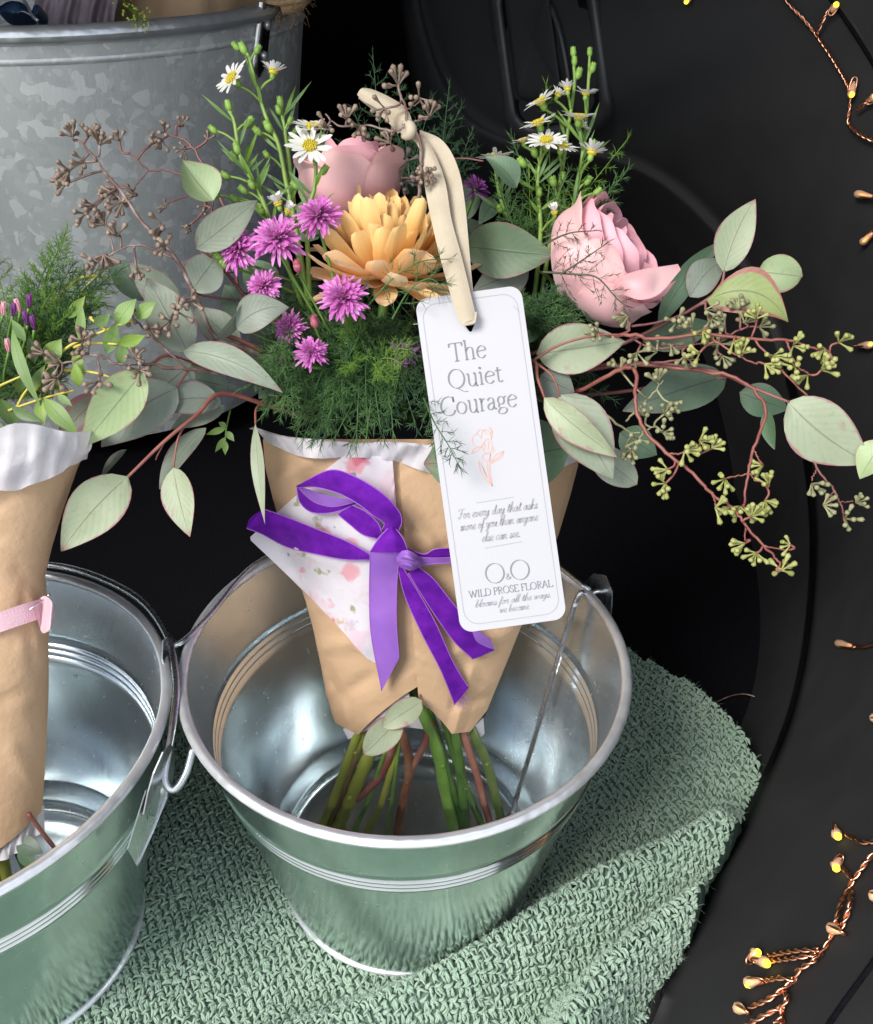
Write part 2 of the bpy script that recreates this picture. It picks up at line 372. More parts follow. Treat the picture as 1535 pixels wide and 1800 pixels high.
# ------------------------------------------------------------------ knitted blanket
F1 = [(1290, 1455), (1225, 1500), (1100, 1560), (1000, 1605), (900, 1655), (780, 1712), (640, 1760), (480, 1800), (300, 1850)]
F2 = [(1285, 1560), (1220, 1610), (1120, 1690), (1050, 1760), (1000, 1840), (960, 1900)]
F3 = [(1230, 1760), (1130, 1830), (1080, 1900)]
F1 = catmull([PZ(x, y, .028)[:2] for x, y in F1], 40); F2 = catmull([PZ(x, y, .03)[:2] for x, y in F2], 30); F3 = catmull([PZ(x, y, .01)[:2] for x, y in F3], 20)
def seg_dist(X, Y, L):
    bd = np.full(X.shape, 9.); bs = np.zeros(X.shape); sg = np.zeros(X.shape)
    n = len(L)-1
    for i in range(n):
        a = L[i]; d = L[i+1]-a; t = np.clip(((X-a[0])*d[0]+(Y-a[1])*d[1])/(d@d), 0, 1)
        ex = X-a[0]-t*d[0]; ey = Y-a[1]-t*d[1]; e = np.hypot(ex, ey)
        k = e < bd; bd = np.where(k, e, bd); bs = np.where(k, (i+t)/n, bs)
        sg = np.where(k, np.sign(d[0]*ey-d[1]*ex), sg)
    return bd, bs, sg
def H(X, Y):
    X = np.asarray(X, float); Y = np.asarray(Y, float)
    z = .0016*np.sin(X*23+Y*9+1)+.0014*np.sin(Y*31-X*12)+.0005
    z = z*np.clip((np.hypot(X, Y)-.07)/.05, .0, 1)*np.clip((np.hypot(X+.232, Y+.048)-.07)/.05, 0, 1)
    d, s, g = seg_dist(X, Y, F1); w = np.where(g > 0, .018, .0125)
    h1 = .056*np.interp(s, [0, .08, .3, .55, .8, 1], [.55, .95, 1, .62, .28, .12])
    z1 = h1*np.exp(-(d/w)**2.4)
    d, s, g = seg_dist(X, Y, F2); h2 = .056*np.interp(s, [0, .15, .6, 1], [.5, .95, 1, .9]); z2 = h2*np.exp(-(d/.0135)**2.4)
    d, s, g = seg_dist(X, Y, F3); z3 = .02*np.exp(-(d/.014)**2.4)
    z = np.maximum(z, 0)+np.maximum(np.maximum(z1, z2), z3)
    # mound where the blanket is pushed up against the panel
    z = z+.020*np.exp(-(((X-.215)/.05)**2+((Y-.09)/.09)**2))
    return z
E1 = np.array([math.cos(.45), math.sin(.45)]); E2 = np.array([-E1[1], E1[0]])
CW, CH = .0048, .0035
stc = np.arange(-.62, .50, CW); tf = np.arange(-.42, .70, .0012)
def edge_ok(x, y):
    lim = np.interp(y, [-.3, -.117, -.05, .0, .056, .085, .139, .188, .30, .6], [.13, .135, .165, .20, .236, .232, .205, .172, .05, -.05])
    return (x < lim) & (y < .20+.02*np.sin(x*11))  # rear cut off early; bare black floor stands in for the shaded knit
pos, tan1, tan2 = [], [], []
cells = []
for ci, s in enumerate(stc):
    x = s*E1[0]+tf*E2[0]; y = s*E1[1]+tf*E2[1]; z = H(x, y)
    al = np.concatenate([[0], np.cumsum(np.hypot(np.diff(z), .0012))])
    i0 = np.searchsorted(tf, 0.25); al = al-al[i0]
    n0 = int(al[0]/CH)+1; n1 = int(al[-1]/CH)
    rr = np.arange(n0, n1); tt = np.interp(rr*CH, al, tf)
    cells.append(np.stack([np.full(len(rr), ci), rr, np.full(len(rr), s), tt], 1))
cells = np.vstack(cells)
cx = cells[:, 2]*E1[0]+cells[:, 3]*E2[0]; cyy = cells[:, 2]*E1[1]+cells[:, 3]*E2[1]; cz = H(cx, cyy)
dd = np.stack([cx, cyy, cz], 1)-CAM; zz = dd@FW; uu = 767.5+FPX*(dd@RT)/zz; vv = 900-FPX*(dd@UP)/zz
rp_ = np.hypot(cx, cyy); rl_ = np.hypot(cx+.232, cyy+.048)
keep = edge_ok(cx, cyy) & (zz > .1) & (uu > -60) & (uu < 1500) & (vv < 1880) & (vv > 760) & (rp_ > .069) & (rl_ > .069)
cells = cells[keep]; cx = cx[keep]; cyy = cyy[keep]; cz = cz[keep]
eps = .0012
hx = (H(cx+eps, cyy)-H(cx-eps, cyy))/(2*eps); hy = (H(cx, cyy+eps)-H(cx, cyy-eps))/(2*eps)
NN = np.stack([-hx, -hy, np.ones_like(hx)], 1); NN /= np.linalg.norm(NN, axis=1)[:, None]
T2 = np.stack([np.full_like(cx, E2[0]), np.full_like(cx, E2[1]), hx*E2[0]+hy*E2[1]], 1); T2 /= np.linalg.norm(T2, axis=1)[:, None]
T1 = np.cross(T2, NN); C3 = np.stack([cx, cyy, cz], 1)
kind = ((cells[:, 0]+cells[:, 1]) % 2).astype(int)
blanket = thing('knit_blanket', 'sage green chunky knit blanket spread and folded under the metal pails', 'blanket', (0, -.1, 0))
bk = MB()
def strands(sel, path, rad):
    """path: (k,3) in cell units (x along T1, y along T2, z along normal), rad per ring; each strand is two twisted plies"""
    n = len(sel); k = len(path); sides = 4
    an = np.arange(sides)*2*math.pi/sides
    pt = np.repeat(path[None], n, 0).copy()
    pt = pt+rng.normal(0, 1, (n, 1, 3))*np.array([.0004, .0004, .00025]); pt[:, 1:-1] += rng.normal(0, .00022, (n, k-2, 3))
    rot = rng.normal(0, .28, n); c, s_ = np.cos(rot), np.sin(rot)
    m0 = pt.mean(1, keepdims=True); q = (pt-m0)*np.clip(1+rng.normal(0, .12, (n, 1, 1)), .7, 1.35)
    qx = q[..., 0]*c[:, None]-q[..., 1]*s_[:, None]; qy = q[..., 0]*s_[:, None]+q[..., 1]*c[:, None]
    pt = m0+np.stack([qx, qy, q[..., 2]], -1)
    tg = np.gradient(pt, axis=1); tg /= np.linalg.norm(tg, axis=2)[..., None]+1e-9
    up = np.array([0, 0, 1.]); side = np.cross(tg, up); side /= np.linalg.norm(side, axis=2)[..., None]+1e-9; nn = np.cross(side, tg)
    rs = np.clip(1+rng.normal(0, .18, (n, 1)), .65, 1.45); ph0 = rng.uniform(0, 6.28, (n, 1))
    for ply in range(2):
        tw = ph0+ply*math.pi+np.linspace(0, 2.6, k)[None]; off = (rad[None]*rs*.52)[..., None]
        cc = pt+off*(np.cos(tw)[..., None]*side+np.sin(tw)[..., None]*nn)
        R = (rad[None]*rs*.66)[:, :, None, None]
        ring = cc[:, :, None]+R*(np.cos(an)[None, None, :, None]*side[:, :, None]+np.sin(an)[None, None, :, None]*nn[:, :, None])
        w = C3[sel][:, None, None]+ring[..., :1]*T1[sel][:, None, None]+ring[..., 1:2]*T2[sel][:, None, None]+ring[..., 2:]*NN[sel][:, None, None]
        uvr = rng.random((n, 1, 1, 2)); uu_ = np.zeros((n, k, sides, 2)); uu_[..., 0] = np.linspace(0, 1, k)[None, :, None]; uu_[..., 1] = (np.arange(sides)/sides)[None, None]
        uu_ = uu_+np.floor(uvr*40)
        o = bk._add(w, uu_); I = (np.arange(n*k*sides).reshape(n, k, sides)+o); I2 = np.roll(I, -1, 2)
        bk.quads(np.stack([I[:, :-1], I[:, 1:], I2[:, 1:], I2[:, :-1]], -1))
A_ = np.where(kind == 0)[0]; B_ = np.where(kind == 1)[0]
tq = np.linspace(-1, 1, 5)
KS = .98
radA = np.array([.00035, .00085, .00098, .00085, .0004])*KS
for sx in (-1, 1):      # the two legs of a knit stitch
    pa = np.stack([sx*(.00125-.0007*(tq*.5+.5)), tq*.0030, .0011-.0016*tq**2+.0003], 1)*KS; strands(A_, pa, radA)
pb = np.stack([tq*.0027, .0008*tq+.0002, .0018-.0021*tq**2], 1)*KS; strands(B_, pb, radA*1.1)
pb2 = np.stack([tq*.0023, .0004*tq-.0016, .0008-.0016*tq**2], 1)*KS; strands(B_, pb2, radA*.9)
M_yarn = blank('sage_wool', .9); _u, _v, _uv = uvparts(M_yarn)
mpn = nd(M_yarn, 'ShaderNodeMapping'); mpn.inputs['Scale'].default_value = (2.2, 6., 1); mpn.inputs['Rotation'].default_value = (0, 0, .5); M_yarn.node_tree.links.new(_uv, mpn.inputs[0])
fib = noise(M_yarn, 2.4, mpn.outputs[0], 3.)
_c = mixc(M_yarn, smooth_(M_yarn, noise(M_yarn, 30), .3, .7), (.29, .42, .31), (.355, .485, .37))
_c = mixc(M_yarn, math_(M_yarn, 'MULTIPLY', smooth_(M_yarn, fib, .5, .72), .55), _c, (.53, .65, .52))
_c = mixc(M_yarn, math_(M_yarn, 'MULTIPLY', smooth_(M_yarn, fib, .5, .3), .55), _c, (.15, .25, .175))
setc(M_yarn, 'Base Color', _c); _b = M_yarn.node_tree.nodes['Principled BSDF']; _b.inputs['Sheen Weight'].default_value = .35; _b.inputs['Specular IOR Level'].default_value = .15
_bp = nd(M_yarn, 'ShaderNodeBump'); _bp.inputs['Strength'].default_value = .6; _bp.inputs['Distance'].default_value = .0006
M_yarn.node_tree.links.new(fib, _bp.inputs['Height']); setc(M_yarn, 'Normal', _bp.outputs[0])
stuff(bk.build('yarn_stitches', M_yarn, blanket))
M_back = mat('sage_wool_backing', (.10, .165, .12), (.14, .21, .155), 300, .95, spec=.1)
gx, gy = np.meshgrid(np.arange(-.62, .27, .006), np.arange(-.30, .180, .006), indexing='ij')
gz = H(gx, gy)-.0008
lim = np.interp(gy, [-.3, -.117, -.05, .0, .056, .085, .139, .188, .30, .6], [.13, .135, .165, .20, .236, .232, .205, .172, .05, -.05])
gz = np.where(gx > lim, gz-np.clip((gx-lim)*3, 0, .026), gz); gx = np.minimum(gx, lim+.004)
b = MB(); b.grid(np.stack([gx, gy, gz], -1), flip=True); b.build('knit_backing', M_back, blanket)
# loose wool fuzz
bf = MB(); idx = rng.integers(0, len(C3), 26000)
p0 = C3[idx]+NN[idx]*.0012; dr = NN[idx]*rng.uniform(.2, 1, (len(idx), 1))+T1[idx]*rng.normal(0, .8, (len(idx), 1))+T2[idx]*rng.normal(0, .8, (len(idx), 1))
dr /= np.linalg.norm(dr, axis=1)[:, None]; ln = rng.uniform(.002, .0055, (len(idx), 1)); p1 = p0+dr*ln*.5; p2 = p0+dr*ln+rng.normal(0, .001, p0.shape)
sd_ = np.cross(dr, rng.normal(0, 1, dr.shape)); sd_ /= np.linalg.norm(sd_, axis=1)[:, None]; sd_ *= .00005
V = np.stack([p0-sd_, p0+sd_, p1-sd_, p1+sd_, p2-sd_*.5, p2+sd_*.5], 1); o = bf._add(V); I = np.arange(len(idx))[:, None]*6+o
bf.quads(np.concatenate([I+[0, 1, 3, 2], I+[2, 3, 5, 4]])); stuff(bf.build('wool_fuzz', M_yarn, blanket))

# ------------------------------------------------------------------ pails
PH, PR, PB = .1756, .115, .0751
def prad(z): return PB+(PR-PB)*z/PH
def lathe(mb, prof, n=96, cxy=(0, 0), m=0):
    an = np.arange(n)*2*math.pi/n
    g = np.array([[(cxy[0]+r*math.cos(a), cxy[1]+r*math.sin(a), z) for a in an] for r, z in prof]); mb.grid(g, m, closed=True)
def make_pail(label, cxy, ear_ang, bail):
    cxx, cy_ = cxy; o = thing('metal_pail', label, 'pail', (cxx, cy_, 0), 'galvanised pails')
    zs = list(np.linspace(.002, .118, 10)); bead = []
    for k in range(3):
        z0 = .121+k*.0042; bead += [(z0, 0), (z0+.0008, .0009), (z0+.0016, .0013), (z0+.0024, .0009), (z0+.0032, 0)]
    prof = [(prad(z), z) for z in zs]+[(prad(z)+e, z) for z, e in bead]+[(prad(z), z) for z in (.138, .15, .165, .1735)]
    th = .0009
    full = [(0.0005, .0035), (PB*.6, .0035), (PB-.003, .0035)]+[(r-th, z) for r, z in prof]
    b = MB(); lathe(b, prof, cxy=cxy); b.build('outer_wall', M_pail, o)
    b = MB(); lathe(b, full[::1], cxy=cxy); b.build('inner_wall', M_pail_in, o)
    an = np.linspace(0, 2*math.pi, 97)
    b = MB()
    rr = .0028; sec = np.linspace(0, 2*math.pi, 11)[:-1]
    lathe(b, [(PR+rr*math.cos(a)-.0002, PH-.001+rr*math.sin(a)) for a in np.linspace(0, 2*math.pi, 11)], cxy=cxy); b.build('rolled_rim', M_rim, o)
    b = MB(); lathe(b, [(PB+.0006+.0016*math.cos(a), .002+.0018*math.sin(a)) for a in np.linspace(0, 2*math.pi, 9)], cxy=cxy); b.build('foot_ring', M_rim, o)
    # ears: pointed sheet plates bent out from under the rim, with a rivet and a hole for the bail hook
    for a in ear_ang:
        c, s = math.cos(a), math.sin(a); rad = np.array([c, s, 0]); tn = np.array([-s, c, 0]); up = np.array([0, 0, 1.])
        base = np.array([cxx, cy_, 0])+rad*(PR+.002)+up*(PH-.004)
        outl = [(-.017, -.012), (-.013, .000), (-.009, .008), (0, .0125), (.009, .008), (.013, .0), (.017, -.012), (.009, -.024), (0, -.028), (-.009, -.024)]
        ring = np.array([base+tn*x+up*y+rad*(.003+.0055*max(0, (y+.01)/.022)) for x, y in outl])
        b = MB(); g = np.array([ring.mean(0)+(ring-ring.mean(0))*.03-rad*.0, ring, ring+rad*.0007, ring.mean(0)+(ring-ring.mean(0))*.03+rad*.0007]); b.grid(g, closed=True); ear = b.build('ear', M_wire, o, smooth=False)
        b = MB(); b.blob(base+rad*.0045-up*.014, rad, .0015, .003); b.build('rivet', M_rim, ear)
    # bail: wire arc resting on the rim between its two hooks
    bz = MB()
    for seg, r in bail: bz.tube(catmull(seg, 60), r, 8)
    bz.build('bail', M_wire, o)
    return o
def polar(cxy, a, r, z): return np.array([cxy[0]+r*math.cos(a), cxy[1]+r*math.sin(a), z])
c0 = (0., 0.); aL, aR = math.radians(179), math.radians(27)
pL = polar(c0, aL, PR+.006, PH+.001); pR = polar(c0, aR, PR+.004, PH-.002)
# the bail of the near pail has dropped inside: from the right ear down to the inner floor and up out of sight behind the wrap
bail0 = [([pR+np.array([.008, .004, -.003]), pR+np.array([.002, .001, .0]), pR+np.array([-.003, -.002, .0005])], .0016), ([pR+np.array([-.003, -.002, .0005]), polar(c0, aR, PR-.005, PH+.0015), polar(c0, aR, PR-.008, PH-.004)], .0016), ([polar(c0, aR, PR-.008, PH-.004), PZ(885, 1480, .007)], .0016),
         ([pL+np.array([-.007, -.002, -.002]), pL+np.array([-.004, 0, .0]), pL+np.array([.004, .004, .002]), polar(c0, math.radians(165), PR-.004, PH+.002), polar(c0, math.radians(140), PR-.001, PH+.0035), polar(c0, math.radians(110), PR-.001, PH+.004), polar(c0, math.radians(80), PR-.001, PH+.004), polar(c0, math.radians(50), PR-.001, PH+.003), polar(c0, aR, PR+.001, PH+.001)], .0015)]
make_pail('shiny galvanised pail in the middle holding the bouquet with the white tag', c0, [math.radians(180), math.radians(27)], bail0)
c1 = (-.232, -.048); a1 = math.radians(-12)
def lp(deg, dr, dz): return polar(c1, math.radians(deg), PR+dr, PH+dz)
bail1 = [([lp(100, .001, .004), lp(75, .004, .004), lp(50, .005, .004), lp(30, .005, .004), lp(12, .005, .003), lp(0, .006, 0), lp(-7, .0075, -.004), lp(-12, .009, -.011), lp(-13, .014, -.014), lp(-10, .0175, -.010), lp(-6, .019, -.002)], .0019)]
make_pail('galvanised pail cut off by the left edge of the picture', c1, [a1, math.radians(168)], bail1)
# torn metal flap under the left pail's hook
b = MB()
fl = [lp(-16, .0035, -.010), lp(-10, .008, -.012), lp(-12, .0075, -.024), lp(-18, .0055, -.034), lp(-24, .003, -.046), lp(-25, .0025, -.03), lp(-20, .003, -.018)]
fl = np.array(fl); b.grid(np.array([fl.mean(0)+(fl-fl.mean(0))*.05, fl, fl+np.array([.0006, -.0004, 0])]), closed=True); 
b.build('bent_flap', M_wire, bpy.data.objects['metal_pail.001'], smooth=False)
# water in both pails
def water(cxy, z):
    M = bpy.data.materials.get('water_clear')
    if M is None:
        M = blank('water_clear', .02); p = M.node_tree.nodes['Principled BSDF']; p.inputs['Transmission Weight'].default_value = 1.; p.inputs['IOR'].default_value = 1.33; p.inputs['Base Color'].default_value = (.93, .97, .97, 1)
        bp = nd(M, 'ShaderNodeBump'); bp.inputs['Strength'].default_value = .08; bp.inputs['Distance'].default_value = .004; M.node_tree.links.new(noise(M, 40, detail=2.), bp.inputs['Height']); setc(M, 'Normal', bp.outputs[0])
    b = MB(); R = prad(z)-.0011
    lathe(b, [(.0003, z), (R*.5, z), (R-.0015, z), (R, z+.0008)], cxy=cxy)
    struct(b.build('water', M))
water(c0, .03); water(c1, .032)

# ------------------------------------------------------------------ large tub behind
TC, TR_, TZ = (-.36, .70), .243, .395
tub = thing('galvanised_tub', 'large spangled zinc tub with rolled rim at the upper left', 'tub', (TC[0], TC[1], 0))
def trad(z): return TR_-.05*(1-z/TZ)
b = MB(); lathe(b, [(trad(z), z) for z in np.linspace(0, TZ-.004, 14)], 120, TC); b.build('outer_wall', M_span, tub)
b = MB(); lathe(b, [(.01, .01)]+[(trad(z)-.002, z) for z in np.linspace(.01, TZ-.004, 8)], 120, TC); b.build('inner_wall', M_span, tub)
b = MB(); lathe(b, [(TR_+.0075*math.cos(a), TZ+.0075*math.sin(a)) for a in np.linspace(0, 2*math.pi, 15)], 120, TC); b.build('rolled_rim', M_rim, tub)
b = MB(); lathe(b, [(trad(z)+.0008+.001*math.sin(k*math.pi/4), z) for k, z in enumerate(np.linspace(TZ-.022, TZ-.017, 5))], 120, TC); b.build('rim_bead', M_span, tub)
def tpt(a, z, dr): return np.array([TC[0]+(trad(z)+dr)*math.cos(a), TC[1]+(trad(z)+dr)*math.sin(a), z])
ah = math.radians(-27)
# handle bracket: slanted strap with a raised ridge, two rivets
b = MB(); g = []
for t in np.linspace(0, 1, 10):
    a = ah+math.radians(2.4)*(t-.4)*1.2; z = TZ+.012-.062*(1-t) if False else TZ-.052+.062*t
    w = math.radians(2.5)*math.sqrt(max(.02, 1-(max(0, .25-t)/.25)**2))
    g.append([tpt(a-w, z, .0012), tpt(a-w, z, .003), tpt(a-w*.75, z, .0055), tpt(a-w*.45, z, .0055), tpt(a-w*.3, z, .0032), tpt(a+w, z, .003), tpt(a+w, z, .0012)])
b.grid(np.array(g)); brk = b.build('handle_bracket', M_wire, tub)
for t in (.28, .68):
    b = MB(); a = ah+math.radians(2.4)*(t-.4)*1.2+math.radians(.9); p = tpt(a, TZ-.052+.062*t, .004); b.blob(p, p-np.array([TC[0], TC[1], p[2]]), .003, .0045); b.build('rivet', M_rim, brk)
M_jute = mat('jute_twine', (.40, .25, .13), (.58, .40, .23), 260, .95, bump=.5, bscale=700, stretch=(1, 1, 4))
hp = [tpt(ah+math.radians(3), TZ+.008, .012), tpt(ah+math.radians(5), TZ+.012, .024), tpt(ah+math.radians(9), TZ+.03, .033), tpt(ah+math.radians(13), TZ+.06, .036)]
hp = catmull(hp, 30); b = MB()
for k in range(30):
    p = hp[k]; b.tube([p+np.array([.0115*math.cos(x), .0115*math.sin(x), .002*math.sin(x*.5)]) for x in np.linspace(0, 2*math.pi, 14)], .0022, 5)
b.tube(hp, .0105, 10); jh = b.build('twine_handle', M_jute, tub)
b = MB()
for k in range(60):
    p = hp[rng.integers(0, 12)]; d = nrm(rng.normal(0, 1, 3)+np.array([0, -.4, -.6])); b.tube(catmull([p+d*.010, p+d*.017+rng.normal(0, .002, 3), p+d*.022+rng.normal(0, .004, 3)], 5), .00022, 3, cap=False)
stuff(b.build('twine_fibres', M_jute, jh))

# ------------------------------------------------------------------ plant builders
M_euc = leafmat('eucalyptus_sage', (0.265, 0.320, 0.215), (0.330, 0.385, 0.270), (.30, .09, .12))
M_euc2 = leafmat('eucalyptus_grey', (0.225, 0.275, 0.210), (0.275, 0.325, 0.255), (.28, .10, .13))
M_euc3 = leafmat('eucalyptus_lime', (0.345, 0.460, 0.218), (0.402, 0.517, 0.253), (.42, .14, .14))
M_euc4 = leafmat('eucalyptus_dark', (0.096, 0.168, 0.102), (0.132, 0.216, 0.132), (.22, .10, .10), .95)
M_wil = leafmat('willow_leaf', (.15, .27, .06), (.22, .36, .09), (.30, .35, .1), 1.2)
M_redstem = mat('red_stem', (.19, .05, .045), (.27, .10, .075), 90, .5)
M_maroon = mat('maroon_stem', (.16, .05, .05), (.24, .10, .09), 90, .5)
M_brownstem = mat('brown_stem', (.13, .07, .06), (.34, .27, .25), 160, .65, lo=.45, hi=.7)
M_yelstem = mat('yellow_stem', (.50, .42, .05), (.58, .50, .10), 60, .5)
M_gstem = mat('green_stem', (.09, .19, .035), (.15, .28, .05), 70, .45)
M_gstem2 = mat('olive_stem', (.17, .22, .03), (.30, .32, .06), 50, .45, stretch=(1, 1, .25))
M_dstem = mat('dark_green_stem', (.035, .09, .02), (.07, .14, .03), 60, .42)
M_rstem = mat('rose_red_stem', (.20, .055, .05), (.26, .13, .09), 70, .5)
M_seedb = mat('seed_brown', (.17, .115, .085), (.30, .23, .18), 230, .6)
M_seedg = mat('seed_green', (.27, .29, .075), (.38, .39, .15), 200, .55)
M_seedm = mat('seed_greygreen', (.20, .20, .10), (.30, .30, .17), 200, .6)
M_fern = mat('fern_green', (.075, .175, .05), (.13, .26, .085), 25, .6, transl=.25)
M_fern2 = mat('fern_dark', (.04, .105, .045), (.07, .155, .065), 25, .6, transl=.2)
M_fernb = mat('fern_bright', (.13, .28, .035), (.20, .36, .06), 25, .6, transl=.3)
M_fernp = mat('fern_dull_tip', (.06, .075, .045), (.09, .10, .06), 25, .65)  # dull olive for the thin sprays over the rose

def leaf_mesh(mb, B, T, w, tilt=0., curl=.08, side=0., fold=.15, shape='ovate', nu=14, nv=7, wave=.03, m=0):
    B = np.asarray(B, float); T = np.asarray(T, float); a = T-B; L = np.linalg.norm(a); ah_ = a/L
    n = CAM-(B+T)/2; n = nrm(n-ah_*(n@ah_)); s = np.cross(ah_, n)
    n, s = n*math.cos(tilt)+s*math.sin(tilt), s*math.cos(tilt)-n*math.sin(tilt)
    u = np.linspace(0, 1, nu); v = np.linspace(-1, 1, nv)
    if shape == 'ovate': pr = np.sin(math.pi*u**.80)**.78*(1-.25*u**3)
    elif shape == 'round': pr = np.sin(math.pi*u**.9)**.58
    elif shape == 'lance': pr = np.sin(math.pi*u**.85)**1.1
    elif shape == 'strip': pr = np.minimum(1, np.sin(math.pi*u**.9)**.5)
    pr = np.maximum(pr, .02)
    ph = rng.uniform(0, 6)
    g = np.zeros((nu, nv, 3))
    for i in range(nu):
        hw = .5*w*pr[i]; arc = 4*u[i]*(1-u[i])
        c = B+a*u[i]+n*(curl*L*arc)+s*(side*L*arc)
        for j in range(nv):
            g[i, j] = c+s*v[j]*hw+n*(fold*hw*abs(v[j])**1.4+wave*w*math.sin(5*u[i]+ph+2*v[j])*abs(v[j]))
    mb.grid(g, m)
def branch(name, label, cat, stems, leaves, smat, loc, group=None):
    """stems: list of (pixel-depth points, r0, r1); leaves: dicts"""
    o = thing(name, label, cat, loc, group)
    b = MB()
    for pts, r0, r1 in stems:
        q = catmull([P(*p) for p in pts], max(8, 6*len(pts))); b.tube(q, np.linspace(r0, r1, len(q))*.8, 7)
    b.build('stem', smat, o)
    for lf in leaves:
        bx, by, bd, tx, ty, td, w = lf[:7]; kw = lf[7] if len(lf) > 7 else {}
        kw = dict(kw); mt = kw.pop('mat', M_euc)
        b = MB(); leaf_mesh(b, P(bx, by, bd), P(tx, ty, td), pxm(w, (bd+td)/2), **kw); b.build('leaf', mt, o)
    return o
ROOT = (700, 760, .535)       # where stems enter the paper wrap

def euc(label, stems, leaves, smat=M_redstem): return branch('eucalyptus_branch', label, 'eucalyptus', stems, leaves, smat, P(*ROOT))
# --- left side
euc('lowest eucalyptus branch hanging left with red stem and two drooping sage leaves', [
    ([(560, 740, .52), (480, 715, .495), (390, 692, .475), (345, 730, .462), (290, 775, .455), (225, 838, .45)], .0018, .0009),
    ([(325, 745, .46), (312, 775, .458), (305, 822, .456)], .0008, .0006),
    ([(290, 775, .455), (277, 800, .455), (274, 808, .453)], .0005, .0004)],
    [(225, 838, .45, 108, 969, .445, 92, dict(curl=.05, side=.04)), (305, 822, .456, 334, 944, .45, 62, dict(tilt=.45, curl=.05)),
     (362, 752, .475, 281, 860, .47, 58, dict(tilt=.85, mat=M_euc2)), (388, 705, .474, 270, 722, .465, 66, dict(tilt=.4, side=.08, mat=M_euc2)),
     (395, 715, .48, 300, 755, .478, 46, dict(tilt=.5, mat=M_euc2)), (223, 790, .48, 176, 845, .48, 26, dict(tilt=1.0, mat=M_euc2))])
euc('eucalyptus branch with big lime leaf overlapping a broad grey one, far left', [
    ([(520, 690, .51), (420, 655, .49), (335, 637, .475), (290, 625, .462), (250, 655, .45)], .0018, .0008),
    ([(335, 637, .475), (325, 660, .468), (305, 690, .466)], .0008, .0006)],
    [(252, 652, .448, 143, 785, .44, 84, dict(curl=.04, mat=M_euc3)), (336, 638, .47, 252, 705, .475, 84, dict(tilt=-.2, mat=M_euc2)),
     (312, 682, .465, 178, 786, .458, 98, dict(tilt=.15, side=.06, mat=M_euc2)), (180, 695, .47, 103, 768, .466, 58, dict(tilt=.3, mat=leafmat('eucalyptus_blush', (.20, .22, .16), (.24, .26, .19), (.32, .12, .14), .6)))])
euc('eucalyptus branch left of the purple asters, tall pale leaf behind brown seeds', [
    ([(560, 660, .52), (470, 620, .50), (400, 590, .49), (375, 600, .48), (333, 622, .47)], .0018, .0008)],
    [(331, 621, .47, 258, 489, .468, 84, dict(tilt=.1, curl=.06)), (322, 617, .468, 497, 690, .462, 54, dict(curl=.08, side=-.08, fold=.3, mat=M_euc2)),
     (262, 530, .49, 192, 455, .492, 60, dict(tilt=.3, mat=M_euc4)), (320, 540, .488, 228, 462, .49, 62, dict(tilt=-.3, mat=M_euc2)),
     (416, 577, .465, 508, 540, .462, 66, dict(side=-.12, tilt=-.2, curl=.1, mat=M_euc2)), (380, 598, .468, 440, 510, .464, 44, dict(tilt=1.05, mat=M_euc2)),
     (420, 610, .495, 340, 540, .495, 60, dict(tilt=.2, mat=M_euc2)), (400, 680, .49, 300, 655, .49, 60, dict(mat=M_euc4))])
euc('eucalyptus branch with pointed pale leaves just under the tub', [
    ([(520, 600, .52), (440, 530, .50), (390, 470, .485), (350, 435, .475)], .0015, .0008),
    ([(390, 470, .485), (372, 400, .475), (374, 352, .47)], .0008, .0006), ([(440, 530, .5), (360, 520, .49), (336, 510, .48)], .0008, .0006)],
    [(344, 437, .47, 453, 352, .468, 64, dict(curl=.07)), (375, 353, .47, 320, 282, .465, 74, dict(tilt=.35, curl=-.1, fold=.7, mat=M_euc3)),
     (336, 511, .48, 386, 443, .482, 72, dict(mat=M_euc2)), (430, 560, .5, 395, 500, .5, 50, dict(mat=M_euc4))], M_maroon)
euc('dark eucalyptus leaves tucked between the purple asters and the fern', [([(620, 640, .525), (540, 560, .515), (480, 520, .51), (440, 470, .508)], .0014, .0008), ([(540, 600, .515), (470, 640, .505), (430, 660, .50)], .0009, .0006)],
    [(480, 520, .51, 430, 455, .508, 66, dict(mat=M_euc4, tilt=.2)), (500, 540, .51, 560, 480, .512, 60, dict(mat=M_euc4)), (470, 560, .508, 400, 520, .505, 62, dict(mat=M_euc4, tilt=-.3)), (470, 640, .50, 395, 650, .497, 56, dict(mat=M_euc4)), (520, 640, .505, 455, 700, .50, 60, dict(mat=M_euc4, tilt=.3)), (560, 560, .515, 600, 620, .51, 50, dict(mat=M_euc4))], M_maroon)
euc('dark eucalyptus leaves behind the roses at the back of the bouquet', [([(720, 600, .55), (740, 440, .55), (790, 360, .55)], .0014, .0008)],
    [(740, 420, .552, 690, 350, .555, 60, dict(mat=M_euc4)), (780, 380, .55, 850, 330, .55, 60, dict(mat=M_euc4)), (800, 400, .545, 880, 420, .54, 56, dict(mat=M_euc4, tilt=.4)), (560, 420, .55, 500, 360, .55, 60, dict(mat=M_euc4))], M_maroon)
b_strip = euc('single narrow dried leaf hanging over the left edge of the paper wrap', [([(560, 720, .51), (480, 700, .50), (452, 716, .492), (449, 745, .488)], .0011, .0007)],
    [(449, 745, .488, 466, 922, .478, 26, dict(shape='lance', tilt=.5, mat=M_euc, side=-.03))])
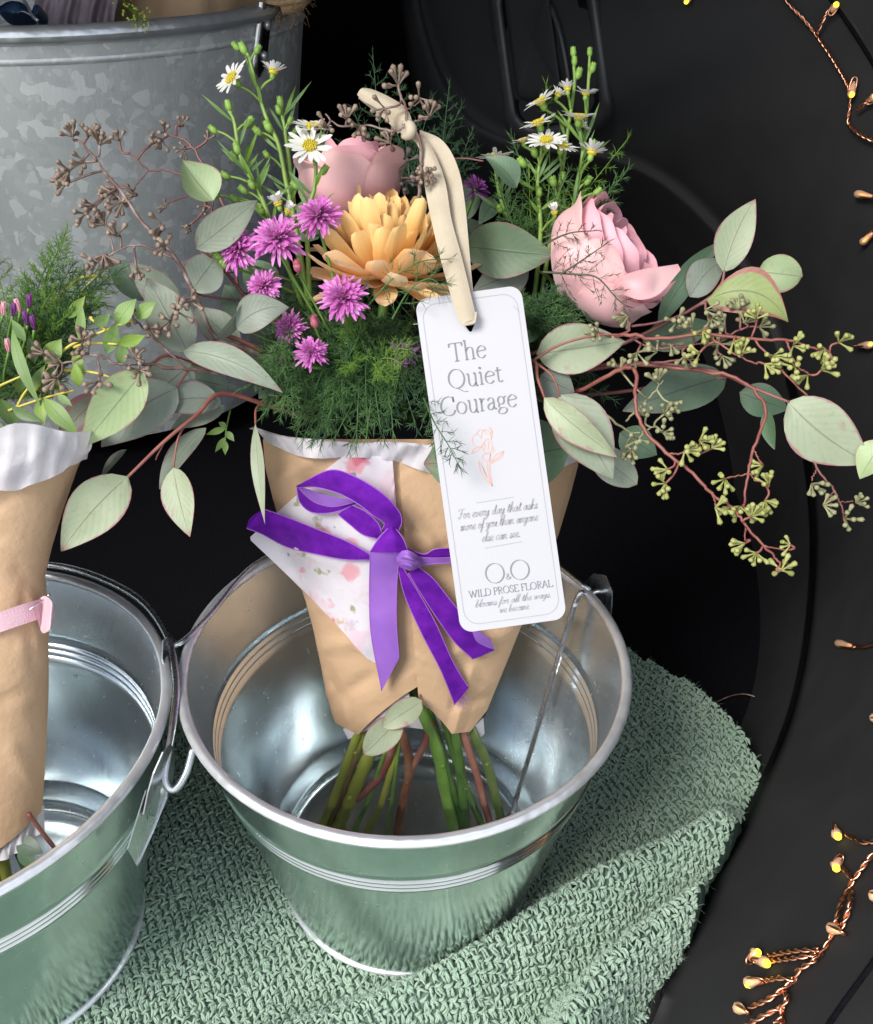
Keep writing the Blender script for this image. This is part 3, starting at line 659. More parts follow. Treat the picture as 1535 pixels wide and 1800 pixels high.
# --- right side
euc('broad dark eucalyptus leaf between the cream ribbon and the right rose', [([(800, 600, .53), (815, 500, .515), (825, 440, .50)], .0014, .0009)],
    [(818, 432, .50, 976, 449, .488, 98, dict(tilt=.1, curl=.05, mat=leafmat('eucalyptus_mid', (.11, .18, .095), (.15, .22, .12), (.26, .12, .12)))), (930, 470, .505, 832, 510, .505, 70, dict(mat=M_euc2)), (940, 540, .51, 880, 610, .51, 80, dict(mat=M_euc4)),
     (870, 350, .53, 842, 395, .52, 34, dict(mat=M_euc4))])
euc('eucalyptus branch right of the tag, paired light leaves on a red fork', [
    ([(800, 690, .53), (880, 660, .50), (936, 634, .478), (945, 665, .47), (958, 700, .466)], .0016, .0008),
    ([(936, 634, .478), (970, 660, .472), (985, 697, .472)], .0008, .0006), ([(936, 634, .478), (985, 606, .478), (1045, 590, .474), (1090, 588, .474)], .0009, .0006)],
    [(957, 699, .464, 1086, 804, .46, 58, dict(curl=.08, tilt=.3, fold=.35)), (985, 694, .472, 1077, 842, .468, 100, dict(tilt=-.1, mat=M_euc)),
     (943, 622, .486, 1099, 600, .482, 90, dict(curl=.05, mat=M_euc)), (1040, 790, .49, 1120, 852, .49, 60, dict(shape='round', mat=M_euc2)),
     (950, 660, .49, 1010, 690, .49, 60, dict(mat=M_euc2))])
euc('large dark eucalyptus leaf half hidden behind the white tag', [([(820, 700, .54), (930, 730, .52), (1000, 790, .50)], .0015, .0009)],
    [(1005, 785, .495, 745, 815, .492, 150, dict(tilt=-.25, mat=M_euc4, shape='round'))])
euc('big pale eucalyptus leaf at the far right edge', [([(900, 680, .53), (1100, 640, .50), (1250, 652, .482), (1320, 680, .472), (1345, 690, .47), (1388, 707, .466)], .0017, .0009)],
    [(1386, 706, .466, 1530, 815, .458, 108, dict(curl=.06, side=.05)), (1555, 775, .452, 1512, 842, .456, 60, dict(mat=M_euc3, tilt=.3)), (1349, 722, .482, 1362, 790, .482, 32, dict(tilt=.6, mat=M_euc4))], M_maroon)
euc('upright trio of eucalyptus leaves against the black panel', [
    ([(900, 650, .53), (1050, 620, .51), (1157, 575, .50), (1243, 527, .488), (1268, 500, .485), (1274, 475, .484)], .0016, .0008), ([(1243, 527, .488), (1300, 500, .488), (1334, 478, .488)], .0008, .0006)],
    [(1272, 478, .484, 1328, 350, .482, 66, dict(curl=.06, side=-.05)), (1332, 476, .488, 1411, 486, .485, 66, dict(shape='round', curl=.12, mat=M_euc3)),
     (1243, 528, .484, 1386, 566, .474, 84, dict(side=-.22, curl=.1, tilt=-.2, mat=leafmat('eucalyptus_blush_lime', (.21, .28, .10), (.26, .33, .13), (.33, .10, .10), .72))),
     (1213, 522, .494, 1277, 456, .494, 58, dict(side=-.1, mat=M_euc2)), (1157, 570, .5, 1270, 424, .50, 46, dict(tilt=.4, side=-.1, mat=M_euc4))], M_maroon)
euc('dark broad eucalyptus leaves behind the right seed sprays', [([(900, 700, .54), (1080, 690, .525), (1200, 670, .515), (1276, 664, .51)], .0016, .0009)],
    [(1278, 662, .512, 1095, 722, .512, 84, dict(mat=M_euc4, tilt=.2)), (1300, 690, .515, 1385, 720, .515, 60, dict(mat=M_euc4)), (1090, 760, .52, 1155, 800, .52, 60, dict(mat=M_euc4)), (1130, 600, .52, 1260, 570, .515, 60, dict(mat=M_euc4))], M_maroon)
euc('small curled dark eucalyptus leaf before a white aster', [([(760, 285, .50), (810, 278, .492), (850, 283, .49)], .0006, .0005)],
    [(908, 330, .488, 852, 276, .484, 50, dict(tilt=.6, curl=.15, fold=.5, mat=M_euc4))], M_maroon)

# --- seeded eucalyptus
def seed_cluster(mb, c, ax, n, size, m=0, ms=1):
    ax = nrm(ax); e1 = nrm(np.cross(ax, [.3, .5, .8])); e2 = np.cross(ax, e1); ph = rng.uniform(0, 6)
    for k in range(n):
        th = rng.uniform(.35, 1.35) if k else .1; az = ph+k*2.4+rng.normal(0, .25)
        d = nrm(ax*math.cos(th)+(e1*math.cos(az)+e2*math.sin(az))*math.sin(th)); L = size*rng.uniform(.8, 1.15)
        t = np.array([0, .3, .55, .68, .84, .91, .94, 1.0]); r = np.array([.06, .052, .075, .125, .160, .160, .10, .03])*size
        mb.tube(c+d*(t*L)[:, None], r, 7, m)
def seeded(label, smat, seedm, stems, clusters, size=.0076, n=7):
    o = thing('seeded_eucalyptus_sprig', label, 'eucalyptus', P(*ROOT)); b = MB(); allp = []
    for pts, r0, r1 in stems:
        q = catmull([P(*p) for p in pts], max(10, 6*len(pts))); q = q+rng.normal(0, .00025, q.shape); b.tube(q, np.linspace(r0, r1, len(q))*.75, 6); allp.append(q)
    allp = np.vstack(allp)
    for c in clusters:
        px, py, d = c[:3]; sc = c[3] if len(c) > 3 else 1.
        tip = P(px, py, d); j = allp[np.argmin(np.linalg.norm(allp-tip, axis=1))]
        if np.linalg.norm(tip-j) > .0015: b.tube(catmull([j, (j+tip)/2+rng.normal(0, .0012, 3), tip], 6), .0006, 5)
    so = b.build('stem', smat, o)
    for c in clusters:
        px, py, d = c[:3]; sc = c[3] if len(c) > 3 else 1.
        tip = P(px, py, d); j = allp[np.argmin(np.linalg.norm(allp-tip, axis=1))]
        ax = (tip-j) if np.linalg.norm(tip-j) > .003 else rng.normal(0, 1, 3)
        ax = nrm(ax)+(-FW)*.35+rng.normal(0, .25, 3); b = MB(); seed_cluster(b, tip, ax, n+int(rng.integers(-1, 2)), size*sc); b.build('seed_cluster', seedm, o)
    return o
seeded('tall brown seeded eucalyptus sprig reaching up the tub at left', M_brownstem, M_seedb,
    [([(560, 680, .51), (450, 620, .49), (378, 590, .478), (345, 520, .468), (310, 455, .462), (255, 395, .46), (215, 340, .46), (190, 310, .46), (165, 275, .46), (135, 245, .46)], .0019, .0008),
     ([(345, 520, .468), (320, 530, .462), (312, 545, .458)], .0008, .0007), ([(255, 395, .46), (275, 415, .456), (285, 405, .455)], .0008, .0006), ([(310, 455, .462), (240, 430, .458), (190, 450, .458)], .0008, .0006)],
    [(128, 240, .458), (155, 240, .46), (122, 300, .458), (150, 285, .46), (118, 322, .458), (168, 362, .458), (150, 375, .458), (185, 395, .46), (205, 415, .458), (215, 355, .462), (285, 395, .454, 1.1), (290, 435, .455), (182, 448, .456), (170, 462, .456), (240, 470, .46, .9), (312, 548, .456, 1.15), (335, 530, .458), (300, 565, .456), (200, 340, .462), (175, 255, .46)])
seeded('thin brown seeded eucalyptus twig before the pink patch of the tub', M_maroon, M_seedb,
    [([(420, 520, .51), (400, 380, .50), (372, 325, .498), (355, 285, .497), (330, 250, .497), (295, 235, .497)], .0010, .0006), ([(400, 400, .5), (320, 310, .497), (262, 298, .495), (230, 270, .495)], .0008, .0005),
     ([(262, 298, .495), (240, 325, .494), (235, 340, .494)], .0005, .0005), ([(370, 330, .498), (300, 355, .495), (290, 365, .495)], .0006, .0005)],
    [(210, 248, .495), (265, 255, .495), (290, 232, .497), (318, 222, .497), (285, 245, .496), (365, 245, .497, .8), (325, 262, .497, .8), (205, 330, .496), (235, 345, .494), (292, 365, .495, .8), (360, 360, .497, .8), (335, 395, .496, .8), (345, 470, .495, .8)], size=.0066, n=5)
seeded('brown seeded eucalyptus lying over the left bouquet leaves', M_brownstem, M_seedb,
    [([(480, 670, .50), (380, 655, .47), (300, 645, .455), (240, 640, .45), (205, 640, .446), (170, 625, .444), (110, 640, .443)], .0014, .0007), ([(170, 625, .444), (180, 660, .442)], .0007, .0006), ([(330, 650, .46), (265, 590, .455), (232, 555, .455)], .0008, .0006)],
    [(145, 600, .444, 1.1), (80, 622, .443), (104, 640, .442), (100, 665, .442, 1.15), (155, 622, .444), (175, 670, .442, 1.1), (238, 630, .447, .9), (228, 548, .455), (262, 578, .455, .9), (245, 650, .447)])
seeded('grey brown seeded eucalyptus crossing the cream ribbon at top centre', M_brownstem, M_seedb,
    [([(735, 420, .49), (738, 330, .469), (740, 290, .465), (738, 245, .463), (718, 216, .463), (714, 190, .463), (703, 165, .465), (699, 145, .465)], .0014, .0008), ([(718, 216, .463), (695, 229, .465), (643, 220, .469), (598, 221, .471), (572, 200, .472)], .0008, .0006),
     ([(714, 192, .463), (740, 178, .463)], .0006, .0005), ([(718, 216, .463), (745, 210, .462)], .0006, .0005), ([(695, 229, .465), (684, 245, .48)], .0006, .0005), ([(740, 305, .465), (752, 303, .463)], .0005, .0005)],
    [(700, 150, .465, 1.15), (737, 172, .463), (755, 205, .461), (676, 190, .464), (632, 222, .470), (610, 210, .471), (575, 220, .472), (686, 250, .48, 1.1), (752, 302, .462, .9), (742, 315, .464, .8)])
seeded('grey seeded eucalyptus tucked behind the left rose beside the ribbon', M_seedb, mat('seed_grey', (.09, .085, .08), (.17, .16, .15), 200, .6),
    [([(720, 420, .53), (710, 340, .525), (704, 300, .52)], .0009, .0006)], [(690, 290, .52, 1.3), (712, 285, .52, 1.3), (715, 318, .52)])
seeded('upper right seeded eucalyptus spray with yellow green tips', M_redstem, M_seedg,
    [([(880, 640, .53), (1000, 600, .50), (1110, 588, .475), (1145, 596, .472), (1243, 588, .468), (1328, 598, .464), (1383, 598, .462), (1430, 612, .460), (1458, 618, .46), (1458, 642, .46)], .0015, .0007),
     ([(1243, 588, .468), (1290, 620, .464), (1330, 640, .463)], .0008, .0006), ([(1383, 598, .462), (1400, 640, .46), (1425, 660, .46)], .0008, .0006), ([(1328, 598, .464), (1365, 640, .463), (1420, 695, .463), (1450, 702, .463)], .0008, .0006)],
    [(1230, 620, .466), (1305, 622, .462), (1345, 640, .462), (1398, 645, .46, 1.1), (1444, 650, .458, 1.15), (1450, 612, .459), (1475, 602, .459), (1395, 608, .462), (1235, 580, .468), (1290, 600, .464), (1360, 625, .462), (1420, 660, .46), (1330, 560, .466)])
seeded('greyish seeded eucalyptus tangle under the right rose', M_maroon, M_seedm,
    [([(900, 660, .53), (1020, 615, .498), (1100, 585, .48), (1105, 560, .478)], .0012, .0007), ([(1100, 585, .48), (1150, 612, .476), (1250, 600, .474), (1300, 580, .474)], .0008, .0006), ([(1020, 650, .50), (1120, 640, .485), (1230, 630, .478)], .0012, .0006), ([(1105, 575, .48), (1180, 560, .478), (1245, 530, .478)], .0009, .0006)],
    [(1052, 585, .476, .9), (1104, 556, .476), (1120, 620, .474), (1155, 618, .474, 1.1), (1180, 605, .474), (1216, 578, .472), (1262, 605, .472, 1.1), (1275, 575, .474), (1310, 568, .474), (1250, 560, .474), (1300, 545, .476), (1335, 575, .474), (1205, 625, .474), (1270, 625, .474), (1190, 565, .474), (1240, 545, .476)])
seeded('seeded eucalyptus stem dropping straight down right of centre', M_redstem, M_seedg,
    [([(900, 660, .53), (1080, 640, .50), (1260, 657, .478), (1319, 681, .472), (1347, 724, .466), (1324, 792, .462), (1315, 834, .46), (1308, 885, .46)], .0015, .0008), ([(1324, 790, .462), (1336, 810, .46)], .0006, .0005), ([(1316, 834, .46), (1285, 838, .459)], .0006, .0005), ([(1316, 834, .46), (1345, 852, .459)], .0006, .0005)],
    [(1275, 842, .458), (1342, 818, .459), (1352, 852, .458), (1345, 880, .458), (1320, 895, .458), (1300, 890, .458)])
seeded('longest seeded eucalyptus stem trailing down to the right over black', M_redstem, M_seedg,
    [([(880, 680, .53), (1000, 690, .50), (1090, 650, .48), (1117, 652, .474), (1117, 695, .47), (1127, 745, .466), (1174, 798, .46), (1221, 834, .457), (1255, 871, .455), (1290, 894, .454), (1311, 924, .453), (1341, 958, .452), (1362, 979, .452), (1373, 993, .452)], .0016, .0007),
     ([(1311, 924, .453), (1310, 950, .452)], .0006, .0005), ([(1341, 960, .452), (1388, 968, .45)], .0006, .0005), ([(1174, 798, .46), (1205, 796, .458), (1230, 788, .458)], .0007, .0005), ([(1255, 871, .455), (1258, 888, .454)], .0006, .0005)],
    [(1174, 825, .459), (1204, 792, .457, 1.1), (1230, 775, .457), (1252, 788, .457, .9), (1170, 850, .458), (1258, 892, .453, 1.1), (1322, 908, .452), (1310, 955, .451), (1330, 972, .451), (1390, 958, .45, .8), (1374, 1002, .451, 1.15)])
seeded('dull green seeded eucalyptus cluster against the dark leaf right of the tag', M_seedm, M_seedm,
    [([(920, 700, .53), (1040, 720, .50), (1110, 760, .485), (1150, 750, .48)], .0011, .0006), ([(1100, 740, .49), (1140, 700, .482), (1165, 670, .48)], .0008, .0005)],
    [(1136, 732, .478), (1168, 728, .478), (1123, 772, .478), (1165, 760, .478), (1178, 708, .478), (1155, 672, .48), (1090, 650, .485), (1110, 790, .478)])
seeded('short seeded eucalyptus twig hanging from the big pale leaf at far right', M_maroon, M_seedm,
    [([(1386, 708, .472), (1420, 780, .466), (1436, 822, .462), (1465, 860, .46), (1477, 884, .46), (1485, 905, .46)], .0009, .0006), ([(1436, 822, .462), (1428, 845, .46)], .0005, .0005), ([(1467, 862, .46), (1452, 882, .46)], .0005, .0005), ([(1477, 882, .46), (1500, 882, .459)], .0005, .0005)],
    [(1427, 850, .46), (1448, 888, .459), (1505, 884, .459, .8), (1486, 912, .459)])

# --- asparagus fern
def fern(mb, pts, wpx, m=0, n2=22, nl=.0062, dens=1., flat=.35):
    q = catmull([P(*p) for p in pts], 30); mb.tube(q, np.linspace(.0006, .0002, 30), 4, m, cap=False)
    L = np.linalg.norm(np.diff(q, axis=0), axis=1).sum(); d0 = pts[-1][2]; wid = pxm(wpx, d0)
    nv = nrm(CAM-q[15]); nv = nrm(nv+rng.normal(0, .35, 3))
    N0, D0, LL = [], [], []
    for k in range(n2):
        t = .08+.9*k/n2; i = min(int(t*29), 28); p = q[i]; tg = nrm(q[i+1]-q[i]); sd = nrm(np.cross(tg, nv))*(1 if k % 2 else -1)
        bl = wid*.5*(1-t**1.6)*rng.uniform(.7, 1.1)+.002
        d = nrm(tg*rng.uniform(.5, .9)+sd*1.+nv*rng.normal(0, flat)); nn_ = max(3, int(bl/.0014*dens))
        e = p+d*bl+tg*bl*.15
        seg = catmull([p, p+d*bl*.5, e], 5); mb.tube(seg, .00016, 3, m, cap=False)
        for j in range(nn_):
            f = (j+.5)/nn_; c = p+(e-p)*f
            for r in range(3):
                dd_ = nrm(d*rng.uniform(.6, 1.2)+rng.normal(0, .62, 3)); N0.append(c); D0.append(dd_); LL.append(nl*rng.uniform(.55, 1.1)*(1-.35*f))
    for j in range(int(10*dens)):
        tg = nrm(q[-1]-q[-3]); N0.append(q[-1-(j % 4)]); D0.append(nrm(tg+rng.normal(0, .35, 3))); LL.append(nl*.9)
    N0 = np.array(N0); D0 = np.array(D0); LL = np.array(LL)[:, None]; s1 = np.cross(D0, rng.normal(0, 1, D0.shape)); s1 /= np.linalg.norm(s1, axis=1)[:, None]; s2 = np.cross(D0, s1)
    w = .00017; mid = N0+D0*LL*.45; tip = N0+D0*LL+rng.normal(0, .0004, N0.shape)
    V = np.stack([N0+s1*w*.6, N0-s1*w*.3+s2*w*.5, N0-s1*w*.3-s2*w*.5, mid+s1*w, mid-s1*w*.5+s2*w*.85, mid-s1*w*.5-s2*w*.85, tip], 1)
    o = mb._add(V); I = np.arange(len(N0))[:, None]*7+o
    mb.quads(np.concatenate([I+[0, 1, 4, 3], I+[1, 2, 5, 4], I+[2, 0, 3, 5]]), m); mb.tris(np.concatenate([I+[3, 4, 6], I+[4, 5, 6], I+[5, 3, 6]]), m)
def frond(label, pts, wpx, mt, group=None, **kw):
    o = thing('fern_frond', label, 'fern', P(*pts[0]), group); b = MB(); fern(b, pts, wpx, **kw); stuff(b.build('needles', mt, o)); return o
G1 = 'fern skirt above the paper collar'; L1 = 'fine green asparagus fern frond in the skirt above the paper collar'
for k in range(78):
    x1 = rng.uniform(440, 775); y1 = rng.uniform(680, 795) if x1 > 500 else rng.uniform(640, 735); x0 = 650+(x1-620)*.35+rng.normal(0, 15); y0 = rng.uniform(520, 600)
    bow = .012
    frond(L1, [(x0, y0, .515), ((x0+x1)/2+rng.normal(0, 14), (y0+y1)/2-15, .488+rng.normal(0, .005)), (x1, y1, .478+rng.uniform(0, .02))], rng.uniform(70, 120), [M_fern, M_fern, M_fern2, M_fern][k % 4], G1, n2=20)
for k in range(7):
    x1 = rng.uniform(540, 740); y1 = rng.uniform(560, 680)
    frond('brighter green fern tuft between the lower purple asters', [(640, 640, .50), (x1*.6+640*.4, y1*.6+640*.4-10, .478), (x1, y1, .468)], 60, M_fernb, 'bright fern tufts', n2=14, dens=.8)
for k in range(9):      # fern left of the wrap, over the eucalyptus leaves
    x1 = rng.uniform(400, 520); y1 = rng.uniform(620, 740)
    frond('fern frond reaching left across the grey eucalyptus leaves', [(600, 620, .50), (520, (y1+620)/2-15, .475), (x1, y1, .462)], 70, M_fern, 'fern reaching left', n2=18)
for k in range(16):
    x1 = rng.uniform(430, 620); y1 = rng.uniform(430, 600)
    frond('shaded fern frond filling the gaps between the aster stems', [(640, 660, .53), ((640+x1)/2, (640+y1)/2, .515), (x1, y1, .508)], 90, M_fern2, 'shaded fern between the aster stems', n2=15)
for k in range(12):     # dark fern behind, top centre
    x1, y1 = [(655, 95), (620, 190), (700, 130), (790, 150), (812, 185), (600, 250), (830, 230), (760, 170), (560, 300), (840, 260), (680, 180), (720, 240)][k]
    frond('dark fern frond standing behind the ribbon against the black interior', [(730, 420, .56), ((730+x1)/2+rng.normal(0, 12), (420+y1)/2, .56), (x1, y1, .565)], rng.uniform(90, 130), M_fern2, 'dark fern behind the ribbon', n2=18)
for k, (x1, y1) in enumerate([(1103, 245), (1105, 295), (1075, 355), (1050, 335), (900, 240), (1040, 365), (960, 150), (880, 330), (1000, 300), (930, 300), (1080, 320), (870, 300), (1030, 280)]):
    frond('fern frond fanning out among the right white asters', [(950, 440, .52), ((950+x1)/2+rng.normal(0, 12), (440+y1)/2+18, .508), (x1, y1, .502)], rng.uniform(60, 100), M_fern if k % 3 else M_fernb, 'fern among the right asters', n2=16)
for k in range(16):
    x1 = rng.uniform(915, 1110); y1 = rng.uniform(500, 580)
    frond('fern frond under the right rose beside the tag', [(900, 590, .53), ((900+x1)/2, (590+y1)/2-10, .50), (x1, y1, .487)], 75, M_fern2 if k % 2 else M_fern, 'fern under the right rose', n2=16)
for k in range(10):
    x1 = rng.uniform(930, 1100); y1 = rng.uniform(610, 720)
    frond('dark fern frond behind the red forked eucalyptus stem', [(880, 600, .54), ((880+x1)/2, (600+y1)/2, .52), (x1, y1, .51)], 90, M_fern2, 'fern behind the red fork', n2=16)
frond('thin dark fern spray lying across the right rose', [(955, 478, .474), (1010, 482, .464), (1050, 488, .46), (1085, 525, .46), (1105, 540, .462)], 90, M_fernp, n2=12, dens=.42, nl=.0055, flat=.1)
frond('short fern tip crossing the top of the right rose', [(955, 430, .474), (1000, 410, .466), (1052, 405, .464)], 40, M_fernp, n2=9, dens=.45, nl=.005, flat=.1)
frond('fern spray rising over the face of the right rose', [(985, 482, .466), (1020, 460, .462), (1072, 424, .46)], 40, M_fernp, n2=9, dens=.45, nl=.005, flat=.1)
frond('dark fern tip lying on the left edge of the white tag', [(745, 700, .468), (765, 745, .452), (790, 785, .449), (810, 825, .448)], 66, M_fern2, n2=14, dens=.6, nl=.006, flat=.1)
frond('pale fern strands trailing under the orange chrysanthemum', [(640, 545, .47), (690, 490, .458), (740, 460, .456), (790, 455, .46)], 70, M_fern, n2=7, dens=.3, nl=.009)
frond('loose fern strands between the chrysanthemum and the ribbon', [(690, 560, .475), (720, 510, .46), (755, 490, .458), (785, 510, .462)], 90, M_fern, n2=9, dens=.35, nl=.009)
G2 = 'fern mass of the left bouquet'
for k in range(46):
    x1 = rng.uniform(-30, 235); y1 = rng.uniform(400, 700) if x1 < 150 else rng.uniform(450, 560)
    frond('wispy fern frond in the green mass of the left bouquet', [(40+rng.normal(0, 30), 700, .47), (40+(x1-40)*.5, 640+(y1-640)*.55, .468), (x1, y1, .468+rng.normal(0, .008))], rng.uniform(90, 140), [M_fern, M_fernb, M_fern2][k % 3 if k % 5 else 1], G2, n2=18)

# ------------------------------------------------------------------ paper wrap of the middle bouquet
def AD(py): return .515+(py-400)*.0000857
_py = [700, 770, 820, 870, 940, 1000, 1060, 1105, 1160, 1220, 1260, 1300]
_xl = [452, 462, 466, 478, 497, 518, 538, 550, 562, 573, 585, 600]
_xr = [1040, 1022, 1016, 1003, 982, 957, 935, 915, 893, 868, 852, 835]
def wxl(py): return np.interp(py, _py, _xl)
def wxr(py): return np.interp(py, _py, _xr)
def wb(py): return .5*pxm((wxr(py)-wxl(py))/2, AD(py))
def wd(px, py, lift=0.):
    u = np.clip((px-wxl(py))/(wxr(py)-wxl(py))*2-1, -.995, .995); return AD(py)-wb(py)*math.sqrt(1-u*u)-lift
M_kraft = mat('kraft_paper', (.49, .325, .195), (.56, .38, .235), 18, .72, bump=.25, bscale=240, spec=.25, detail=6)
_k = M_kraft.node_tree
CREASES = [(465, 860, 560, 800, -.004, 26), (480, 900, 545, 850, .003, 22), (545, 1140, 640, 1128, -.0035, 30), (560, 1245, 650, 1190, .003, 26), (790, 1150, 905, 1110, -.0035, 24), (760, 1110, 880, 1085, .003, 30),
           (850, 1050, 930, 1090, .003, 26), (740, 1000, 800, 1100, -.0025, 22), (700, 880, 760, 960, -.003, 26), (600, 1230, 618, 1285, -.003, 18), (800, 1240, 860, 1225, .003, 20),
           (530, 1000, 580, 1060, .0025, 24), (575, 1180, 600, 1230, .003, 22), (830, 1180, 800, 1285, -.003, 24), (500, 1090, 575, 1060, -.003, 22), (505, 1230, 585, 1200, .003, 26), (520, 1320, 580, 1400, -.003, 26), (505, 960, 590, 990, -.003, 26), (540, 1040, 560, 1180, .0025, 20)]
def crinkle(px, py, seed=0):
    r = np.random.default_rng(seed); v = 0
    for _ in range(16):
        a = r.uniform(0, math.pi); c = r.uniform(-300, 300); f = abs(math.cos(a)*(px-700)+math.sin(a)*(py-1000)-c); v += r.uniform(-1, 1)*max(0, 1-f/r.uniform(6, 26))
    v *= .0014
    for (x0, y0, x1, y1, a, w) in CREASES:
        dx, dy = x1-x0, y1-y0; t = min(1, max(0, ((px-x0)*dx+(py-y0)*dy)/(dx*dx+dy*dy))); e = math.hypot(px-x0-t*dx, py-y0-t*dy); v += a*.8*max(0, 1-e/(w*.7))
    return v
wrap = thing('kraft_paper_wrap', 'brown kraft paper cone around the middle bouquet, tied with purple ribbon', 'paper wrap', P(720, 1290, .585))
def botL(x): return np.interp(x, [540, 585, 620, 712, 760, 900], [1205, 1272, 1292, 1220, 1185, 1180])
def botR(x): return np.interp(x, [690, 735, 790, 835, 868, 900], [1190, 1240, 1290, 1286, 1222, 1150])
def sheet(us, bot, lift, top=772, nv=80, seed=0, ulim=None):
    g = []
    for u in us:
        xb = wxl(1255)+(u+1)/2*(wxr(1255)-wxl(1255)); col = []
        for v in np.linspace(0, 1, nv):
            py = top+(bot(xb)-top)*v; uu_ = u
            if ulim is not None: lo = ulim(py); uu_ = lo+(1-lo)*(u-us[0])/(us[-1]-us[0])
            px = wxl(py)+(uu_+1)/2*(wxr(py)-wxl(py))
            col.append(P(px, py, AD(py)-wb(py)*math.sqrt(max(0, 1-uu_*uu_))-lift+crinkle(px, py, seed)))
        g.append(col)
    return np.array(g)
us = np.sin(np.linspace(-math.pi/2, math.pi/2, 81))
b = MB(); b.grid(sheet(us[:60], botL, 0, seed=1)); b.build('left_flap', M_kraft, wrap)
ul = lambda py: (np.interp(py, [772, 870, 1240, 1300], [700, 705, 737, 745])-wxl(py))/(wxr(py)-wxl(py))*2-1
b = MB(); b.grid(sheet(np.linspace(0, 1, 56), lambda x: np.interp(x, [700, 717, 735, 790, 835, 868], [1215, 1235, 1243, 1290, 1286, 1222]), .0022, seed=2, ulim=ul)); b.build('right_flap', M_kraft, wrap)
g = []
for u in us:
    col = []
    for v in np.linspace(0, 1, 20):
        py = 775+(1262-775)*v; px = wxl(py)+(u+1)/2*(wxr(py)-wxl(py)); col.append(P(px, py, AD(py)+wb(py)*math.sqrt(max(0, 1-u*u))))
    g.append(col)
b = MB(); b.grid(np.array(g)); b.build('back_sheet', M_kraft, wrap)

def tissuemat():
    M = blank('floral_tissue', .7); L = M.node_tree.links; t = nd(M, 'ShaderNodeTexCoord')
    c = mixc(M, smooth_(M, noise(M, 30), .3, .7), (.70, .66, .72), (.80, .77, .82))
    mp = nd(M, 'ShaderNodeMapping'); mp.inputs['Location'].default_value = (.013, .007, .02); L.new(t.outputs['Object'], mp.inputs[0])
    warp = nd(M, 'ShaderNodeTexNoise'); warp.inputs['Scale'].default_value = 160; L.new(mp.outputs[0], warp.inputs['Vector'])
    def spots(scale, wamp, rad, pick, off):
        ad = nd(M, 'ShaderNodeVectorMath', operation='MULTIPLY_ADD'); L.new(warp.outputs['Color'], ad.inputs[0]); ad.inputs[1].default_value = (wamp,)*3; L.new(mp.outputs[0], ad.inputs[2])
        ad2 = nd(M, 'ShaderNodeVectorMath', operation='ADD'); L.new(ad.outputs[0], ad2.inputs[0]); ad2.inputs[1].default_value = off
        v = nd(M, 'ShaderNodeTexVoronoi'); v.inputs['Scale'].default_value = scale; L.new(ad2.outputs[0], v.inputs['Vector'])
        s = nd(M, 'ShaderNodeSeparateColor'); L.new(v.outputs['Color'], s.inputs[0])
        return math_(M, 'MULTIPLY', smooth_(M, v.outputs['Distance'], rad, rad*.5), smooth_(M, s.outputs[0], pick, pick+.03)), s
    f, _ = spots(42, .02, .6, .45, (0, 0, 0)); c = mixc(M, math_(M, 'MULTIPLY', f, .45), c, (.80, .50, .60))
    f, s = spots(62, .012, .46, .60, (.3, .1, .2)); c = mixc(M, math_(M, 'MULTIPLY', f, .75), c, (.78, .30, .36))
    f, s = spots(62, .010, .26, .68, (.3, .1, .2)); c = mixc(M, math_(M, 'MULTIPLY', f, .8), c, (.70, .14, .22))
    f, s = spots(72, .018, .36, .72, (.7, .4, .1)); c = mixc(M, math_(M, 'MULTIPLY', f, .8), c, (.28, .33, .10))
    f, s = spots(78, .02, .34, .80, (.1, .8, .5)); c = mixc(M, math_(M, 'MULTIPLY', f, .8), c, (.14, .22, .30))
    f, s = spots(70, .014, .34, .84, (.5, .2, .9)); c = mixc(M, math_(M, 'MULTIPLY', f, .7), c, (.62, .42, .22))
    setc(M, 'Base Color', c)
    bp = nd(M, 'ShaderNodeBump'); bp.inputs['Strength'].default_value = .5; bp.inputs['Distance'].default_value = .002; L.new(noise(M, 70, detail=5.), bp.inputs['Height']); setc(M, 'Normal', bp.outputs[0])
    add_transl(M, .25, c, (.8, .75, .8)); return M
M_tis = tissuemat()
M_tis2 = mat('white_tissue', (.70, .68, .72), (.80, .79, .83), 40, .75, bump=.6, bscale=55, transl=.3)
tis = thing('floral_tissue_paper', 'white tissue paper with pink flower print folded over the kraft wrap', 'tissue paper', P(560, 1000, .5))
T_ = catmull([(440, 944, 0), (515, 876, 0), (590, 812, 0), (640, 785, 0), (672, 790, 0), (690, 805, 0)], 26); B_2 = catmull([(441, 950, 0), (520, 1025, 0), (590, 1096, 0), (656, 1164, 0), (690, 1130, 0), (697, 900, 0)], 26)
g = []
for i in range(26):
    col = []
    for v in np.linspace(0, 1, 22):
        x, y = (T_[i]*(1-v)+B_2[i]*v)[:2]; col.append(P(x, y, wd(x, y, .0048)+crinkle(x, y, 3)*1.1+(.004*max(0, (520-x)/80))))
    g.append(col)
g = np.array(g); b = MB(); b.grid(g); b.build('folded_corner', M_tis, tis)
g2 = np.array([[g[i, -3]*.0+g[i, -1]+(g[i, -1]-g[i, -3])*k*.28+FW*.0012 for k in (-.6, 0, .5)] for i in range(19)]); b = MB(); b.grid(g2); b.build('corner_kraft_edge', M_kraft, wrap)
